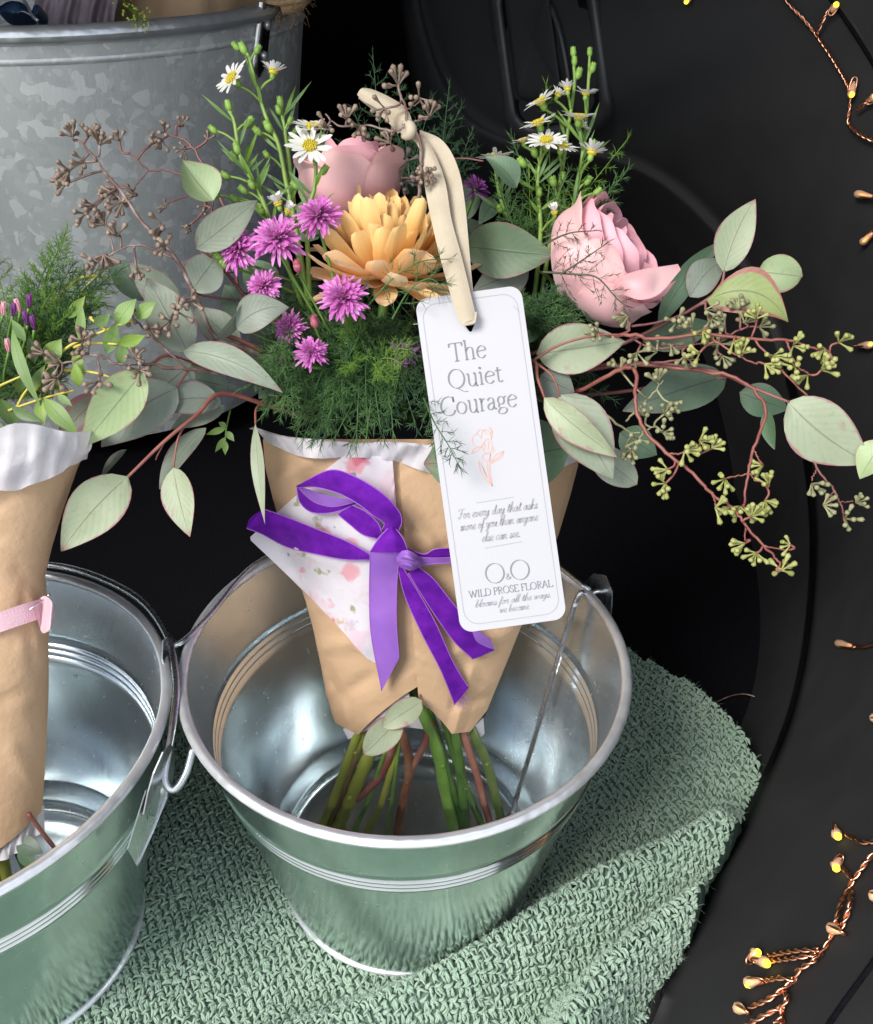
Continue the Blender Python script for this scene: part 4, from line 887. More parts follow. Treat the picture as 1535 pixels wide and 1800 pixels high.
# collar around the mouth of the wrap
up_ = catmull([(446, 750, 0), (500, 766, 0), (560, 772, 0), (630, 778, 0), (690, 776, 0), (760, 782, 0), (860, 790, 0), (960, 786, 0), (1026, 776, 0)], 60); lo_ = catmull([(470, 778, 0), (520, 800, 0), (560, 806, 0), (610, 804, 0), (660, 806, 0), (700, 812, 0), (760, 832, 0), (860, 838, 0), (960, 830, 0), (1012, 812, 0)], 60)
g = []
for i in range(60):
    col = []
    for v in np.linspace(-.35, 1, 9):
        x, y = (up_[i]*(1-v)+lo_[i]*v)[:2]; lift = .0045+.004*(1-v) if v >= 0 else .0085+v*.03
        yy = y if v >= 0 else up_[i][1]+abs(v)*10
        col.append(P(x, yy, wd(x, max(yy, 772), lift)+.0014*math.sin(i*.9+v*3)+.0012*math.sin(i*2.3+1)+crinkle(x, yy, 4)*2))
    g.append(col)
b = MB(); b.grid(np.array(g)); b.build('collar', M_tis2, tis)
# lower lining showing under the flaps
def strip_px(edges, m, par, name, d_lift=0.):
    a, c = edges; A = catmull(a, 20); C = catmull(c, 20); g = np.array([[P(*(A[i]*(1-v)+C[i]*v)) for v in np.linspace(0, 1, 4)] for i in range(20)]); b = MB(); b.grid(g); return b.build(name, m, par)
q = lambda x, y, l=-.003: (x, y, wd(x, min(y, 1295), l))
strip_px(([q(603, 1282), q(655, 1255), q(716, 1205)], [q(612, 1300), q(665, 1272), q(720, 1226)]), M_tis, tis, 'lining_edge')
strip_px(([q(820, 1280), q(835, 1275), q(850, 1262)], [q(838, 1292), q(846, 1295), q(852, 1290)]), M_tis2, tis, 'lining_edge')
strip_px(([q(690, 1240, -.02), q(740, 1235, -.02), q(800, 1245, -.02)], [q(700, 1275, -.02), q(745, 1282, -.02), q(800, 1285, -.02)]), M_tis2, tis, 'lining_edge')

# ------------------------------------------------------------------ ribbons
M_velvet = mat('purple_velvet', (.085, .006, .24), (.14, .012, .34), 120, .75, sheen=1., spec=.1, bump=.3, bscale=900)
_vb = M_velvet.node_tree.nodes['Principled BSDF']; _vb.inputs['Sheen Tint'].default_value = (.45, .12, .8, 1); _vb.inputs['Sheen Roughness'].default_value = .35
M_satin = mat('lilac_satin', (.25, .105, .46), (.29, .125, .50), 60, .38, spec=.5, bump=.1, bscale=1200)
M_edge = mat('lilac_selvedge', (.34, .12, .52), None, rough=.6)
M_cream = mat('cream_cotton_ribbon', (.53, .455, .335), (.59, .515, .395), 50, .8, bump=.25, bscale=1400, transl=.15)
def ribbon(par, name, A, B, top, under=None, edge=None, n=40, nv=7, th=.0005, bow=0.):
    """A, B: pixel-depth polylines of both edges; top faces the viewer, under faces away"""
    a = catmull([P(*p) for p in A], n); c = catmull([P(*p) for p in B], n)
    g = np.array([[a[i]*(1-v)+c[i]*v for v in np.linspace(0, 1, nv)] for i in range(n)])
    w = np.sin(math.pi*np.linspace(0, 1, nv)); g = g-FW*bow*w[None, :, None]
    mats = [top]; b = MB(); b.grid(g)
    if under is not None: b.grid(g+FW*th, 1, flip=True); mats.append(under)
    o = b.build(name, mats, par)
    if edge is not None:
        b = MB(); b.tube(a, .0003, 5); b.tube(c, .0003, 5); b.build('selvedge', edge, o)
    return o
def c7(pts, dd): return [(x/2.952+420, y/2.952+760, (wd(x/2.952+420, y/2.952+760) if x/2.952+420 > 470 else wd(480, y/2.952+760)-.001)-l) for (x, y), l in zip(pts, dd)]
bowt = thing('purple_ribbon_bow', 'purple velvet ribbon with lilac satin back tied in a bow on the wrap', 'ribbon', P(660, 1000, .5))
V = lambda nm, A, dA, B, dB, **k: ribbon(bowt, nm, c7(A, dA), c7(B, dB), k.pop('top', M_velvet), k.pop('under', M_satin), k.pop('edge', M_edge), **k)
V('left_loop', [(125, 396), (250, 440), (400, 500), (550, 560), (640, 608), (690, 640)], [.014, .013, .012, .011, .010, .010], [(40, 497), (120, 528), (250, 595), (400, 632), (550, 660), (680, 662)], [.012, .012, .011, .010, .009, .009], bow=.0015)
V('loop_fold', [(38, 500), (60, 445), (125, 397)], [.012, .012, .0135], [(62, 512), (110, 500), (150, 430)], [.010, .010, .0125], edge=None, n=14)
V('back_loop', [(512, 425), (580, 482), (645, 532), (718, 552)], [.012, .012, .011, .010], [(590, 378), (660, 412), (722, 470), (742, 520)], [.014, .014, .013, .012])
V('loop_underside', [(300, 290), (318, 365), (372, 412), (450, 420), (530, 405), (605, 372)], [.013, .012, .012, .012, .012, .012], [(312, 288), (345, 325), (400, 365), (480, 385), (560, 372), (640, 350)], [.015, .014, .014, .014, .014, .014])
V('loop_inside', [(306, 284), (340, 318), (400, 362), (480, 384), (580, 366)], [.015, .0145, .0145, .0145, .0145], [(320, 284), (365, 296), (430, 320), (520, 340), (620, 352)], [.018, .017, .017, .0165, .016], top=M_satin, under=M_velvet, edge=None)
V('upper_loop', [(300, 278), (470, 196), (600, 228), (740, 312), (825, 400), (846, 460), (828, 515)], [.018, .024, .024, .023, .02, .017, .014], [(303, 286), (400, 285), (520, 318), (620, 372), (700, 433), (755, 470), (742, 505)], [.018, .020, .021, .021, .019, .016, .013], bow=.002)
V('satin_tail', [(682, 618), (678, 850), (688, 1060), (742, 1340)], [.0175, .011, .010, .009], [(842, 598), (822, 760), (818, 980), (832, 1172)], [.0175, .011, .010, .009], top=M_satin, under=M_velvet, bow=.0008)
V('knot_turn', [(795, 478), (730, 545), (680, 620)], [.014, .018, .018], [(800, 483), (852, 550), (880, 622)], [.014, .019, .018], n=20, bow=.003)
V('velvet_tail', [(825, 700), (862, 850), (952, 1050), (1050, 1240), (1120, 1414)], [.012, .009, .008, .007, .006], [(852, 700), (932, 830), (1022, 990), (1112, 1190), (1192, 1326)], [.013, .011, .010, .009, .008], bow=.0008)
V('velvet_tail', [(880, 730), (960, 860), (1060, 1010), (1130, 1100), (1215, 1178)], [.012, .010, .009, .008, .008], [(935, 700), (1010, 760), (1090, 860), (1180, 970), (1328, 1130)], [.013, .013, .012, .011, .009], bow=.001)
V('tail_curl', [(1210, 1010), (1250, 1035), (1300, 1070), (1328, 1128)], [.012, .012, .012, .010], [(1190, 990), (1225, 1075), (1265, 1105), (1300, 1120)], [.010, .0095, .0095, .010], top=M_satin, under=M_velvet, n=16, edge=None)
V('right_strand', [(870, 600), (960, 632), (1020, 606), (1130, 598)], [.012, .012, .012, .011], [(880, 690), (950, 668), (1020, 658), (1130, 650)], [.011, .011, .011, .010])
V('right_strand_back', [(880, 640), (960, 650), (1030, 652), (1130, 648)], [.014, .0135, .0135, .012], [(890, 705), (950, 690), (1020, 682), (1130, 676)], [.013, .0125, .0125, .011], top=M_satin, under=M_velvet)
# knot: ribbon pulled tight over the crossing, pinched into folds
V('knot', [(818, 640), (840, 618), (880, 612), (920, 632), (945, 655)], [.015, .019, .021, .019, .015], [(822, 690), (850, 706), (890, 718), (925, 708), (948, 690)], [.014, .018, .020, .018, .014], top=M_satin, under=M_satin, edge=None, n=24, nv=11, bow=.004)
V('knot_fold', [(835, 640), (862, 632), (900, 642), (935, 668)], [.022, .025, .025, .021], [(842, 662), (868, 662), (902, 672), (930, 686)], [.021, .0245, .0245, .020], top=M_satin, under=M_satin, edge=None, n=18, bow=.0016)
V('knot_fold', [(838, 676), (866, 676), (900, 690), (922, 702)], [.021, .024, .0235, .020], [(850, 702), (878, 706), (905, 712), (925, 708)], [.018, .021, .020, .017], top=M_satin, under=M_satin, edge=None, n=18, bow=.0014)
b = MB(); e = c7([(1120, 1410), (1192, 1326)], [.007, .008]); p0, p1 = P(*e[0]), P(*e[1])
for k in range(16):
    p = p0+(p1-p0)*rng.random(); b.tube(catmull([p, p+RT*.002*rng.normal(.6, .5)-UP*.002, p+RT*.005*rng.normal(.8, .4)-UP*.004*rng.random()], 5), .00008, 3, cap=False)
stuff(b.build('frayed_threads', M_edge, bowt))

# ------------------------------------------------------------------ hang tag with printing
TD = .466; tc_ = P(863, 807, TD); ta = math.radians(-7.9)
TX = RT*math.cos(ta)-UP*math.sin(ta); TY = -(RT*math.sin(ta)+UP*math.cos(ta)); 
# image y is down: rotate the axes in image space
TX = math.cos(math.radians(7.9))*RT+math.sin(math.radians(7.9))*UP
TY = math.sin(math.radians(7.9))*RT-math.cos(math.radians(7.9))*UP
sc = TD/FPX; TN = -FW
def tp(x, y, l=0.): return tc_+TX*x*sc+TY*y*sc+TN*l
def tl(px, py):
    dx, dy = px-863, py-807; c, s = math.cos(math.radians(7.9)), math.sin(math.radians(7.9)); return dx*c-dy*s, dx*s+dy*c
M_card = mat('white_card', (.46, .46, .485), (.48, .48, .505), 10, .5, spec=.4, bump=.05, bscale=900)
M_ink = mat('grey_ink', (.20, .20, .22), None, rough=.6)
M_ink2 = mat('pale_grey_ink', (.34, .34, .36), None, rough=.6)
M_copper_ink = mat('blush_ink', (.62, .34, .27), None, rough=.6)
tagt = thing('hang_tag', 'tall white bookmark tag with rounded corners and grey printed lettering', 'tag', tp(0, -270))
def rr_local(w, h, r, n=8):
    out = []
    for k, (sx, sy) in enumerate(((1, -1), (1, 1), (-1, 1), (-1, -1))):
        for a in np.linspace(0, math.pi/2, n):
            an = [-math.pi/2, 0, math.pi/2, math.pi][k]+a; out.append((sx*(w-r)+r*math.cos(an), sy*(h-r)+r*math.sin(an)))
    return out
hx_, hy_ = tl(826, 572); HR = 11.
outl = rr_local(94, 296, 22, 10); nO = len(outl)
cyl = .004   # a slight bow of the card
def bend(x, y): return 0.
hole = [(hx_+HR*math.cos(t), hy_+HR*math.sin(t)) for t in [math.atan2(y-hy_, x-hx_) for x, y in outl]]
b = MB(); rings = []
for f in (0, .25, .5, .75, 1.): rings.append([tp(hx*(1-f)+ox*f, hy*(1-f)+oy*f, bend(hx*(1-f)+ox*f, hy*(1-f)+oy*f)) for (hx, hy), (ox, oy) in zip(hole, outl)])
G = np.array(rings); b.grid(G, closed=True); b.grid(np.array([G[-1], G[-1]-TN*.0005]), closed=True); b.grid(G-TN*.0005, closed=True, flip=True); b.grid(np.array([G[0], G[0]-TN*.0005]), closed=True)
b.build('card', M_card, tagt, smooth=False)
def stroke(mb, pts, w0, w1, nib=.6, lift=.00012, close=False, n=None, taper=False):
    """broad-nib pen stroke on the card (tag pixels)"""
    p = np.asarray(pts, float); n = n or max(8, 6*len(p)); z = np.c_[p, np.zeros(len(p))]; c = catmull(z, n)[:, :2] if len(p) > 2 else (p[0]+(p[1]-p[0])*np.linspace(0, 1, n)[:, None])
    t = np.gradient(c, axis=0); L = np.linalg.norm(t, axis=1)+1e-9; an = np.arctan2(t[:, 1], t[:, 0]); w = w0+(w1-w0)*np.abs(np.sin(an-nib))
    nn = np.stack([-t[:, 1]/L, t[:, 0]/L], 1)*w[:, None]/2
    g = np.array([[tp(*(c[i]-nn[i]), lift+bend(*c[i])), tp(*(c[i]+nn[i]), lift+bend(*c[i]))] for i in range(n)]); mb.grid(g)
def ell(cx, cy, rx, ry, a0=0, a1=360, n=14, rot=0):
    a = np.radians(np.linspace(a0, a1, n)); return [(cx+rx*math.cos(x), cy+ry*math.sin(x)) for x in a]
# glyphs: baseline y=0, y up is negative, x-height .45, cap height .68 (em units); returns (strokes, advance)
def S_(x, y0, y1, sr=.06): return [[(x, y0), (x, y1)], [(x-sr, y1), (x+sr, y1)]]
SER = {
 'T': ([[(.30, -.66), (.30, 0)], [(.04, -.66), (.56, -.66)], [(.04, -.66), (.035, -.53)], [(.56, -.66), (.565, -.53)], [(.2, 0), (.4, 0)]], .60),
 'h': ([[(.10, -.72), (.10, 0)], [(.03, -.69), (.10, -.72)], [(.03, 0), (.18, 0)], [(.10, -.32), (.2, -.43), (.32, -.43), (.375, -.34), (.38, 0)], [(.30, 0), (.46, 0)]], .50),
 'e': ([[(.07, -.25), (.38, -.28), (.36, -.38), (.24, -.44), (.1, -.36), (.05, -.2), (.1, -.05), (.24, .01), (.38, -.08)]], .43),
 'Q': ([ell(.36, -.33, .31, .345, 0, 360, 20), [(.30, .0), (.42, .06), (.58, .16), (.76, .19)]], .74),
 'u': ([[(.03, -.43), (.10, -.43), (.10, -.12), (.16, .0), (.27, .0), (.37, -.1)], [(.30, -.43), (.37, -.43), (.37, 0), (.44, 0)]], .48),
 'i': ([[(.04, -.42), (.11, -.43), (.11, 0)], [(.04, 0), (.19, 0)], ell(.11, -.60, .025, .03, 0, 360, 8)], .23),
 't': ([[(.13, -.55), (.13, -.1), (.18, .0), (.3, -.04)], [(.02, -.42), (.28, -.43)]], .30),
 'C': ([[(.60, -.48), (.57, -.62), (.40, -.68), (.18, -.6), (.06, -.34), (.16, -.08), (.38, .01), (.56, -.05), (.62, -.17)], [(.60, -.46), (.59, -.67)]], .66),
 'o': ([ell(.24, -.215, .19, .215, 0, 360, 16)], .48),
 'r': ([[(.03, -.42), (.10, -.43), (.10, 0)], [(.03, 0), (.19, 0)], [(.10, -.3), (.18, -.42), (.29, -.42)]], .31),
 'a': ([[(.06, -.34), (.13, -.42), (.25, -.42), (.30, -.33), (.30, -.08), (.34, 0), (.40, -.03)], [(.30, -.26), (.12, -.2), (.05, -.1), (.11, .0), (.22, -.02), (.30, -.1)]], .41),
 'g': ([ell(.2, -.29, .13, .14, 0, 360, 12), [(.12, -.17), (.08, -.08), (.16, -.03), (.34, .0), (.40, .09), (.30, .19), (.14, .2), (.05, .13), (.1, .03), (.18, -.02)], [(.3, -.38), (.42, -.42)]], .43),
 'O': ([ell(.37, -.33, .32, .345, 0, 360, 22)], .76),
 '&': ([[(.6, -.3), (.5, -.12), (.34, .0), (.16, .0), (.07, -.14), (.16, -.3), (.34, -.42), (.38, -.56), (.28, -.66), (.18, -.56), (.24, -.4), (.44, -.12), (.62, .0)]], .68),
 'W': ([[(.02, -.66), (.24, 0)], [(.24, 0), (.44, -.62)], [(.42, -.66), (.64, 0)], [(.64, 0), (.86, -.66)], [(-.04, -.66), (.1, -.66)], [(.78, -.66), (.92, -.66)]], .92),
 'I': ([[(.14, -.66), (.14, 0)], [(.05, 0), (.23, 0)], [(.05, -.66), (.23, -.66)]], .29),
 'L': ([[(.12, -.66), (.12, 0)], [(.03, -.66), (.22, -.66)], [(.03, 0), (.50, 0), (.52, -.14)]], .54),
 'D': ([[(.12, -.66), (.12, 0)], [(.03, -.66), (.12, -.66), (.36, -.66), (.60, -.54), (.65, -.33), (.60, -.12), (.36, 0), (.12, 0), (.03, 0)]], .72),
 'P': ([[(.12, -.66), (.12, 0)], [(.03, 0), (.23, 0)], [(.03, -.66), (.12, -.66), (.34, -.66), (.46, -.5), (.36, -.33), (.14, -.31)]], .50),
 'R': ([[(.12, -.66), (.12, 0)], [(.03, 0), (.23, 0)], [(.03, -.66), (.12, -.66), (.34, -.66), (.45, -.5), (.34, -.35), (.13, -.33)], [(.26, -.33), (.44, -.06), (.6, 0)]], .58),
 'S': ([[(.38, -.52), (.35, -.64), (.22, -.68), (.09, -.6), (.1, -.44), (.3, -.3), (.4, -.17), (.34, -.02), (.18, .01), (.07, -.04), (.05, -.16)]], .46),
 'E': ([[(.12, -.66), (.12, 0)], [(.03, -.66), (.46, -.66), (.48, -.55)], [(.12, -.35), (.36, -.35)], [(.03, 0), (.48, 0), (.52, -.13)]], .55),
 'F': ([[(.12, -.66), (.12, 0)], [(.03, -.66), (.46, -.66), (.47, -.54)], [(.12, -.34), (.36, -.34)], [(.03, 0), (.23, 0)]], .50),
 'A': ([[(.04, 0), (.31, -.68)], [(.31, -.68), (.58, 0)], [(.14, -.24), (.47, -.24)], [(-.02, 0), (.12, 0)], [(.5, 0), (.66, 0)]], .64),
 ' ': ([], .24)}
SCR = {   # slanted handwriting, x-height .32
 'a': ([[(.30, -.28), (.2, -.32), (.06, -.2), (.06, -.04), (.15, 0), (.28, -.18), (.30, -.3), (.26, -.06), (.32, 0), (.40, -.06)]], .37),
 'b': ([[(.0, -.05), (.14, -.35), (.2, -.62), (.13, -.66), (.09, -.4), (.06, -.08), (.14, 0), (.26, -.1), (.26, -.26), (.2, -.3), (.34, -.26)]], .34),
 'c': ([[(.27, -.26), (.2, -.32), (.08, -.22), (.06, -.06), (.15, 0), (.30, -.08)]], .28),
 'd': ([[(.28, -.28), (.18, -.32), (.06, -.2), (.06, -.04), (.15, 0), (.28, -.2), (.36, -.64), (.28, -.08), (.34, 0), (.42, -.06)]], .40),
 'e': ([[(.02, -.08), (.2, -.2), (.24, -.3), (.15, -.32), (.06, -.18), (.08, -.02), (.18, 0), (.30, -.08)]], .28),
 'f': ([[(.0, -.04), (.16, -.3), (.26, -.62), (.19, -.66), (.12, -.3), (.03, .24), (-.03, .2), (.1, 0), (.26, -.06)]], .24),
 'h': ([[(.0, -.05), (.16, -.4), (.22, -.64), (.15, -.64), (.05, 0), (.14, -.24), (.26, -.31), (.25, -.08), (.30, 0), (.38, -.07)]], .36),
 'k': ([[(.0, -.05), (.16, -.4), (.22, -.64), (.15, -.64), (.05, 0), (.14, -.22), (.26, -.3), (.12, -.16), (.26, 0), (.36, -.07)]], .34),
 'l': ([[(.0, -.05), (.14, -.36), (.21, -.62), (.14, -.65), (.07, -.2), (.10, 0), (.2, -.07)]], .18),
 'm': ([[(.0, -.24), (.07, -.31), (.03, 0), (.12, -.24), (.22, -.31), (.18, 0), (.28, -.24), (.38, -.31), (.36, -.06), (.42, 0), (.5, -.07)]], .48),
 'n': ([[(.0, -.24), (.07, -.31), (.03, 0), (.14, -.24), (.25, -.31), (.23, -.07), (.29, 0), (.37, -.07)]], .35),
 'o': ([[(.2, -.31), (.08, -.25), (.05, -.08), (.13, 0), (.25, -.1), (.25, -.26), (.17, -.31), (.2, -.24), (.34, -.27)]], .31),
 'r': ([[(.0, -.06), (.1, -.33), (.12, -.28), (.22, -.29), (.17, -.06), (.22, 0), (.3, -.07)]], .28),
 's': ([[(.0, -.06), (.16, -.32), (.2, -.12), (.13, 0), (.04, -.04), (.16, -.02), (.28, -.08)]], .25),
 't': ([[(.0, -.06), (.14, -.34), (.2, -.55), (.1, -.08), (.15, 0), (.25, -.07)], [(.02, -.38), (.3, -.41)]], .23),
 'u': ([[(.0, -.24), (.07, -.31), (.05, -.06), (.12, 0), (.24, -.16), (.28, -.31), (.24, -.05), (.3, 0), (.38, -.07)]], .36),
 'v': ([[(.0, -.24), (.07, -.31), (.08, 0), (.2, -.12), (.24, -.3), (.32, -.27)]], .29),
 'w': ([[(.0, -.24), (.07, -.31), (.07, -.02), (.18, -.14), (.22, -.28), (.2, -.02), (.32, -.12), (.36, -.3), (.44, -.27)]], .41),
 'y': ([[(.0, -.24), (.07, -.31), (.06, -.06), (.13, -.01), (.25, -.2), (.28, -.31), (.2, .08), (.08, .26), (.02, .2), (.18, .04), (.36, -.07)]], .34),
 'F': ([[(.02, -.5), (.1, -.64), (.3, -.62), (.52, -.66)], [(.32, -.62), (.26, -.3), (.18, -.04), (.08, 0), (.02, -.08), (.1, -.14)], [(.12, -.32), (.4, -.36)]], .42),
 '.': ([ell(.06, -.02, .02, .02, 0, 360, 6)], .14), ' ': ([], .2)}
def text_(name, txt, px, py, size, font, mt, w0, w1, slant=0., track=0., nib=.35, width=None, rot=0.):
    adv = sum(font[c][1]+track for c in txt)-track
    sx = size if width is None else width/adv
    x0, y0 = tl(px, py); x = x0-adv*sx/2; b = MB()
    for ch in txt:
        for st in font[ch][0]:
            stroke(b, [(x+(p[0]-p[1]*slant)*sx, y0+p[1]*size+rot*((x+p[0]*sx)-x0)) for p in st], w0, w1, nib)
        x += (font[ch][1]+track)*sx
    return b.build(name, mt, tagt)
text_('printed_word', 'The', 824, 632, 48, SER, M_ink, .9, 3.4, width=66)
text_('printed_word', 'Quiet', 837, 677, 48, SER, M_ink, .9, 3.4, width=97)
text_('printed_word', 'Courage', 843, 723, 48, SER, M_ink, .9, 3.4, width=137)
text_('printed_line', 'For every day that asks', 875, 903, 25, SCR, M_ink2, 1.2, 2.2, slant=.25, width=141)
text_('printed_line', 'more of you than anyone', 878, 924, 25, SCR, M_ink2, 1.2, 2.2, slant=.25, width=137)
text_('printed_line', 'else can see.', 881, 948, 25, SCR, M_ink2, 1.2, 2.2, slant=.25, width=68)
text_('printed_letter', 'O', 873, 1024, 50, SER, M_ink, .7, 3.0); text_('printed_letter', '&', 895, 1018, 15, SER, M_ink, .7, 1.5); text_('printed_letter', 'O', 917, 1018, 50, SER, M_ink, .7, 3.0)
text_('printed_line', 'WILD PROSE FLORAL', 899, 1041, 18, SER, M_ink, .8, 1.9, width=148)
text_('printed_line', 'blooms for all the ways', 901, 1059, 19, SCR, M_ink2, 1.1, 1.8, slant=.25, width=132)
text_('printed_line', 'we become', 904, 1074, 19, SCR, M_ink2, 1.1, 1.8, slant=.25, width=52)
for (x0, y0), (x1, y1) in (((838, 884), (903, 874)), ((852, 964), (918, 952))):
    b = MB(); stroke(b, [tl(x0, y0), tl(x1, y1)], 1.2, 1.2); b.build('printed_rule', M_ink2, tagt)
b = MB(); bo = rr_local(84, 284, 26, 10); bo.append(bo[0])
bo = np.array(bo); dense = np.vstack([bo[i]+(bo[i+1]-bo[i])*np.linspace(0, 1, 12, endpoint=False)[:, None] for i in range(len(bo)-1)]+[bo[-1:]])
t_ = np.gradient(dense, axis=0); nn_ = np.stack([-t_[:, 1], t_[:, 0]], 1)/(np.linalg.norm(t_, axis=1)[:, None]+1e-9)*.65
b.grid(np.array([[tp(*(p-k), .00012+bend(*p)), tp(*(p+k), .00012+bend(*p))] for p, k in zip(dense, nn_)])); b.build('printed_border', M_ink2, tagt)
# line drawing of an iris
fl = MB()
def D(*pts): stroke(fl, [tl(x, y) for x, y in pts], .8, 1.5, n=22)
D((846, 770), (838, 763), (831, 770), (832, 780), (840, 786), (848, 784)); D((838, 763), (843, 756), (852, 757), (857, 764)); D((846, 770), (848, 760), (854, 755), (862, 762), (864, 772)); D((840, 786), (833, 790), (829, 797)); D((829, 797), (838, 794), (846, 786))
D((848, 784), (852, 776), (858, 772), (864, 776), (866, 786)); D((848, 784), (850, 792), (856, 797), (862, 794), (866, 786)); D((852, 778), (853, 786), (852, 790)); D((858, 775), (859, 785), (857, 791)); D((862, 764), (864, 755), (860, 752), (866, 758), (864, 772)); D((856, 797), (850, 799), (849, 806), (856, 811), (862, 806), (862, 797))
D((862, 797), (861, 815), (862, 835), (866, 855)); D((857, 812), (858, 830), (866, 855)); D((863, 812), (872, 800), (886, 793)); D((886, 793), (882, 804), (872, 810), (863, 815)); D((863, 812), (876, 804), (886, 793)); D((866, 855), (856, 838), (848, 820), (842, 810)); D((842, 810), (844, 825), (853, 842), (866, 855)); D((848, 820), (856, 838))
D((866, 786), (869, 792), (864, 796))
fl.build('printed_iris', M_copper_ink, tagt)
b = MB(); stroke(b, [tl(727, 570), tl(737, 569)], 1.1, 1.1); stroke(b, [tl(903, 538), tl(914, 549)], 1.1, 1.1); b.build('crop_tick', M_ink2, tagt)

# cream ribbon through the hole of the tag
cr = thing('cream_ribbon', 'long cream cotton ribbon looped through the hole of the white tag', 'ribbon', P(822, 560, .46))
RB = lambda nm, A, B, **k: ribbon(cr, nm, A, B, M_cream, M_cream, None, **k)
RB('back_strand', [(838, 552, .4665), (830, 493, .467), (817, 353, .468), (803, 288, .468), (777, 246, .470), (738, 228, .472)], [(808, 540, .4665), (795, 440, .468), (783, 360, .470), (772, 310, .471), (758, 270, .472), (738, 244, .473)], bow=.0008)
RB('front_strand', [(812, 570, .4605), (800, 543, .4605), (771, 441, .464), (749, 340, .466), (743, 288, .466), (735, 256, .467), (712, 232, .47)], [(838, 560, .4605), (832, 535, .4605), (812, 452, .463), (794, 386, .464), (783, 320, .464), (764, 268, .466), (744, 238, .469)], bow=.0012)
RB('hole_turn', [(804, 552, .4603), (814, 571, .460), (825, 571, .4615), (826, 566, .466)], [(839, 548, .4603), (836, 566, .460), (829, 571, .4615), (829, 566, .466)], n=14)
RB('ribbon_end', [(728, 224, .469), (716, 192, .4725), (690, 173, .475), (658, 158, .477), (640, 154, .478)], [(708, 240, .470), (690, 208, .4735), (662, 190, .476), (640, 178, .477), (628, 166, .478)], bow=.002)
RB('ribbon_end_under', [(720, 228, .472), (700, 200, .476), (670, 180, .479), (645, 168, .480)], [(700, 234, .472), (680, 212, .477), (655, 192, .480), (630, 172, .481)], bow=.002)
b = MB(); kq = [P(712+8*math.cos(a)*1.4, 228+12*math.sin(a), .466-.003*math.cos(a)) for a in np.linspace(-1.8, 1.9, 12)]; b.tube(catmull(kq, 24), [.0012+.0016*math.sin(math.pi*i/23) for i in range(24)], 8); b.build('knot', M_cream, cr)

# ------------------------------------------------------------------ flowers
def frame(ax):
    ax = nrm(ax); e1 = nrm(np.cross(ax, [.21, .93, .3])); return ax, e1, np.cross(ax, e1)
def petal(mb, c, ax, az, th0, th1, L, w, cup=.3, nu=10, nv=5, tipr=.0, blunt=.5, fr=None, m=0, twist=0.):
    """petal starting at c; polar angle from the axis goes th0 -> th1 along its length"""
    ax, e1, e2 = fr if fr is not None else frame(ax)
    rad = e1*math.cos(az)+e2*math.sin(az); tn = -e1*math.sin(az)+e2*math.cos(az)
    g = np.zeros((nu, nv, 3)); p = np.asarray(c, float).copy(); u = 1-(1-np.linspace(0, 1, nu))**1.5
    for i in range(nu):
        th = th0+(th1-th0)*u[i]+tipr*max(0, u[i]-.75)*4
        d = ax*math.cos(th)+rad*math.sin(th); nn = ax*math.sin(th)-rad*math.cos(th)
        if i: p = p+d*L*(u[i]-u[i-1])
        prof = (.32+.68*math.sin(math.pi*.5*min(1, u[i]/.6)))*(1 if u[i] < .6 else math.sqrt(max(0, 1-((u[i]-.6)/.4)**2))**blunt)
        hw = .5*w*max(prof, .03)
        t2 = tn*math.cos(twist*u[i])+nn*math.sin(twist*u[i])
        for j, v in enumerate(np.linspace(-1, 1, nv)): g[i, j] = p+t2*v*hw+nn*cup*hw*v*v
    mb.grid(g, m)
# --- apricot chrysanthemum
M_mum = petalmat('chrysanthemum_petal', (.86, .46, .09), (.92, .64, .26), (.92, .60, .36), .3, .18)
M_mum2 = petalmat('chrysanthemum_outer_petal', (.88, .54, .18), (.92, .64, .36), (.92, .56, .42), .3, .18)
mum = thing('chrysanthemum', 'large apricot orange chrysanthemum with upright petals at the centre', 'chrysanthemum', P(675, 490, .50))
mc = P(678, 497, .503); max_ = nrm(UP*.93-FW*.33+RT*.06); fr = frame(max_)
rr2 = np.random.default_rng(3)
for n, a0, a1, L, w, cup, mt in ((6, .10, -.25, .030, .0075, .6, M_mum), (9, .25, -.22, .036, .0085, .55, M_mum), (12, .45, -.10, .041, .0098, .5, M_mum), (14, .72, .05, .045, .0112, .5, M_mum), (15, 1.0, .25, .047, .0118, .5, M_mum),
                             (15, 1.25, .55, .046, .0122, .45, M_mum), (14, 1.5, .95, .044, .0122, .4, M_mum2), (13, 1.7, 1.35, .042, .0122, .3, M_mum2), (9, 1.85, 1.75, .040, .012, .3, M_mum2)):
    for k in range(n):
        az = 2*math.pi*(k+rr2.uniform(-.42, .42))/n+n*.7; b = MB()
        s = rr2.uniform(.74, 1.14)
        petal(b, mc+max_*.002+(fr[1]*math.cos(az)+fr[2]*math.sin(az))*.003*a0, max_, az, a0+rr2.normal(0, .12), a1+rr2.normal(0, .22), L*s, w*rr2.uniform(.8, 1.15), cup*rr2.uniform(.6, 1.3), fr=fr, twist=rr2.normal(0, .5), tipr=rr2.normal(-.05, .25)); b.build('petal', mt, mum)
b = MB(); b.tube(catmull([mc, mc-max_*.03, P(700, 700, .545)], 12), .0028, 8); b.build('stem', M_gstem, mum)
b = MB(); b.blob(mc-max_*.003, max_, .006, .010); b.build('calyx', M_dstem, mum)

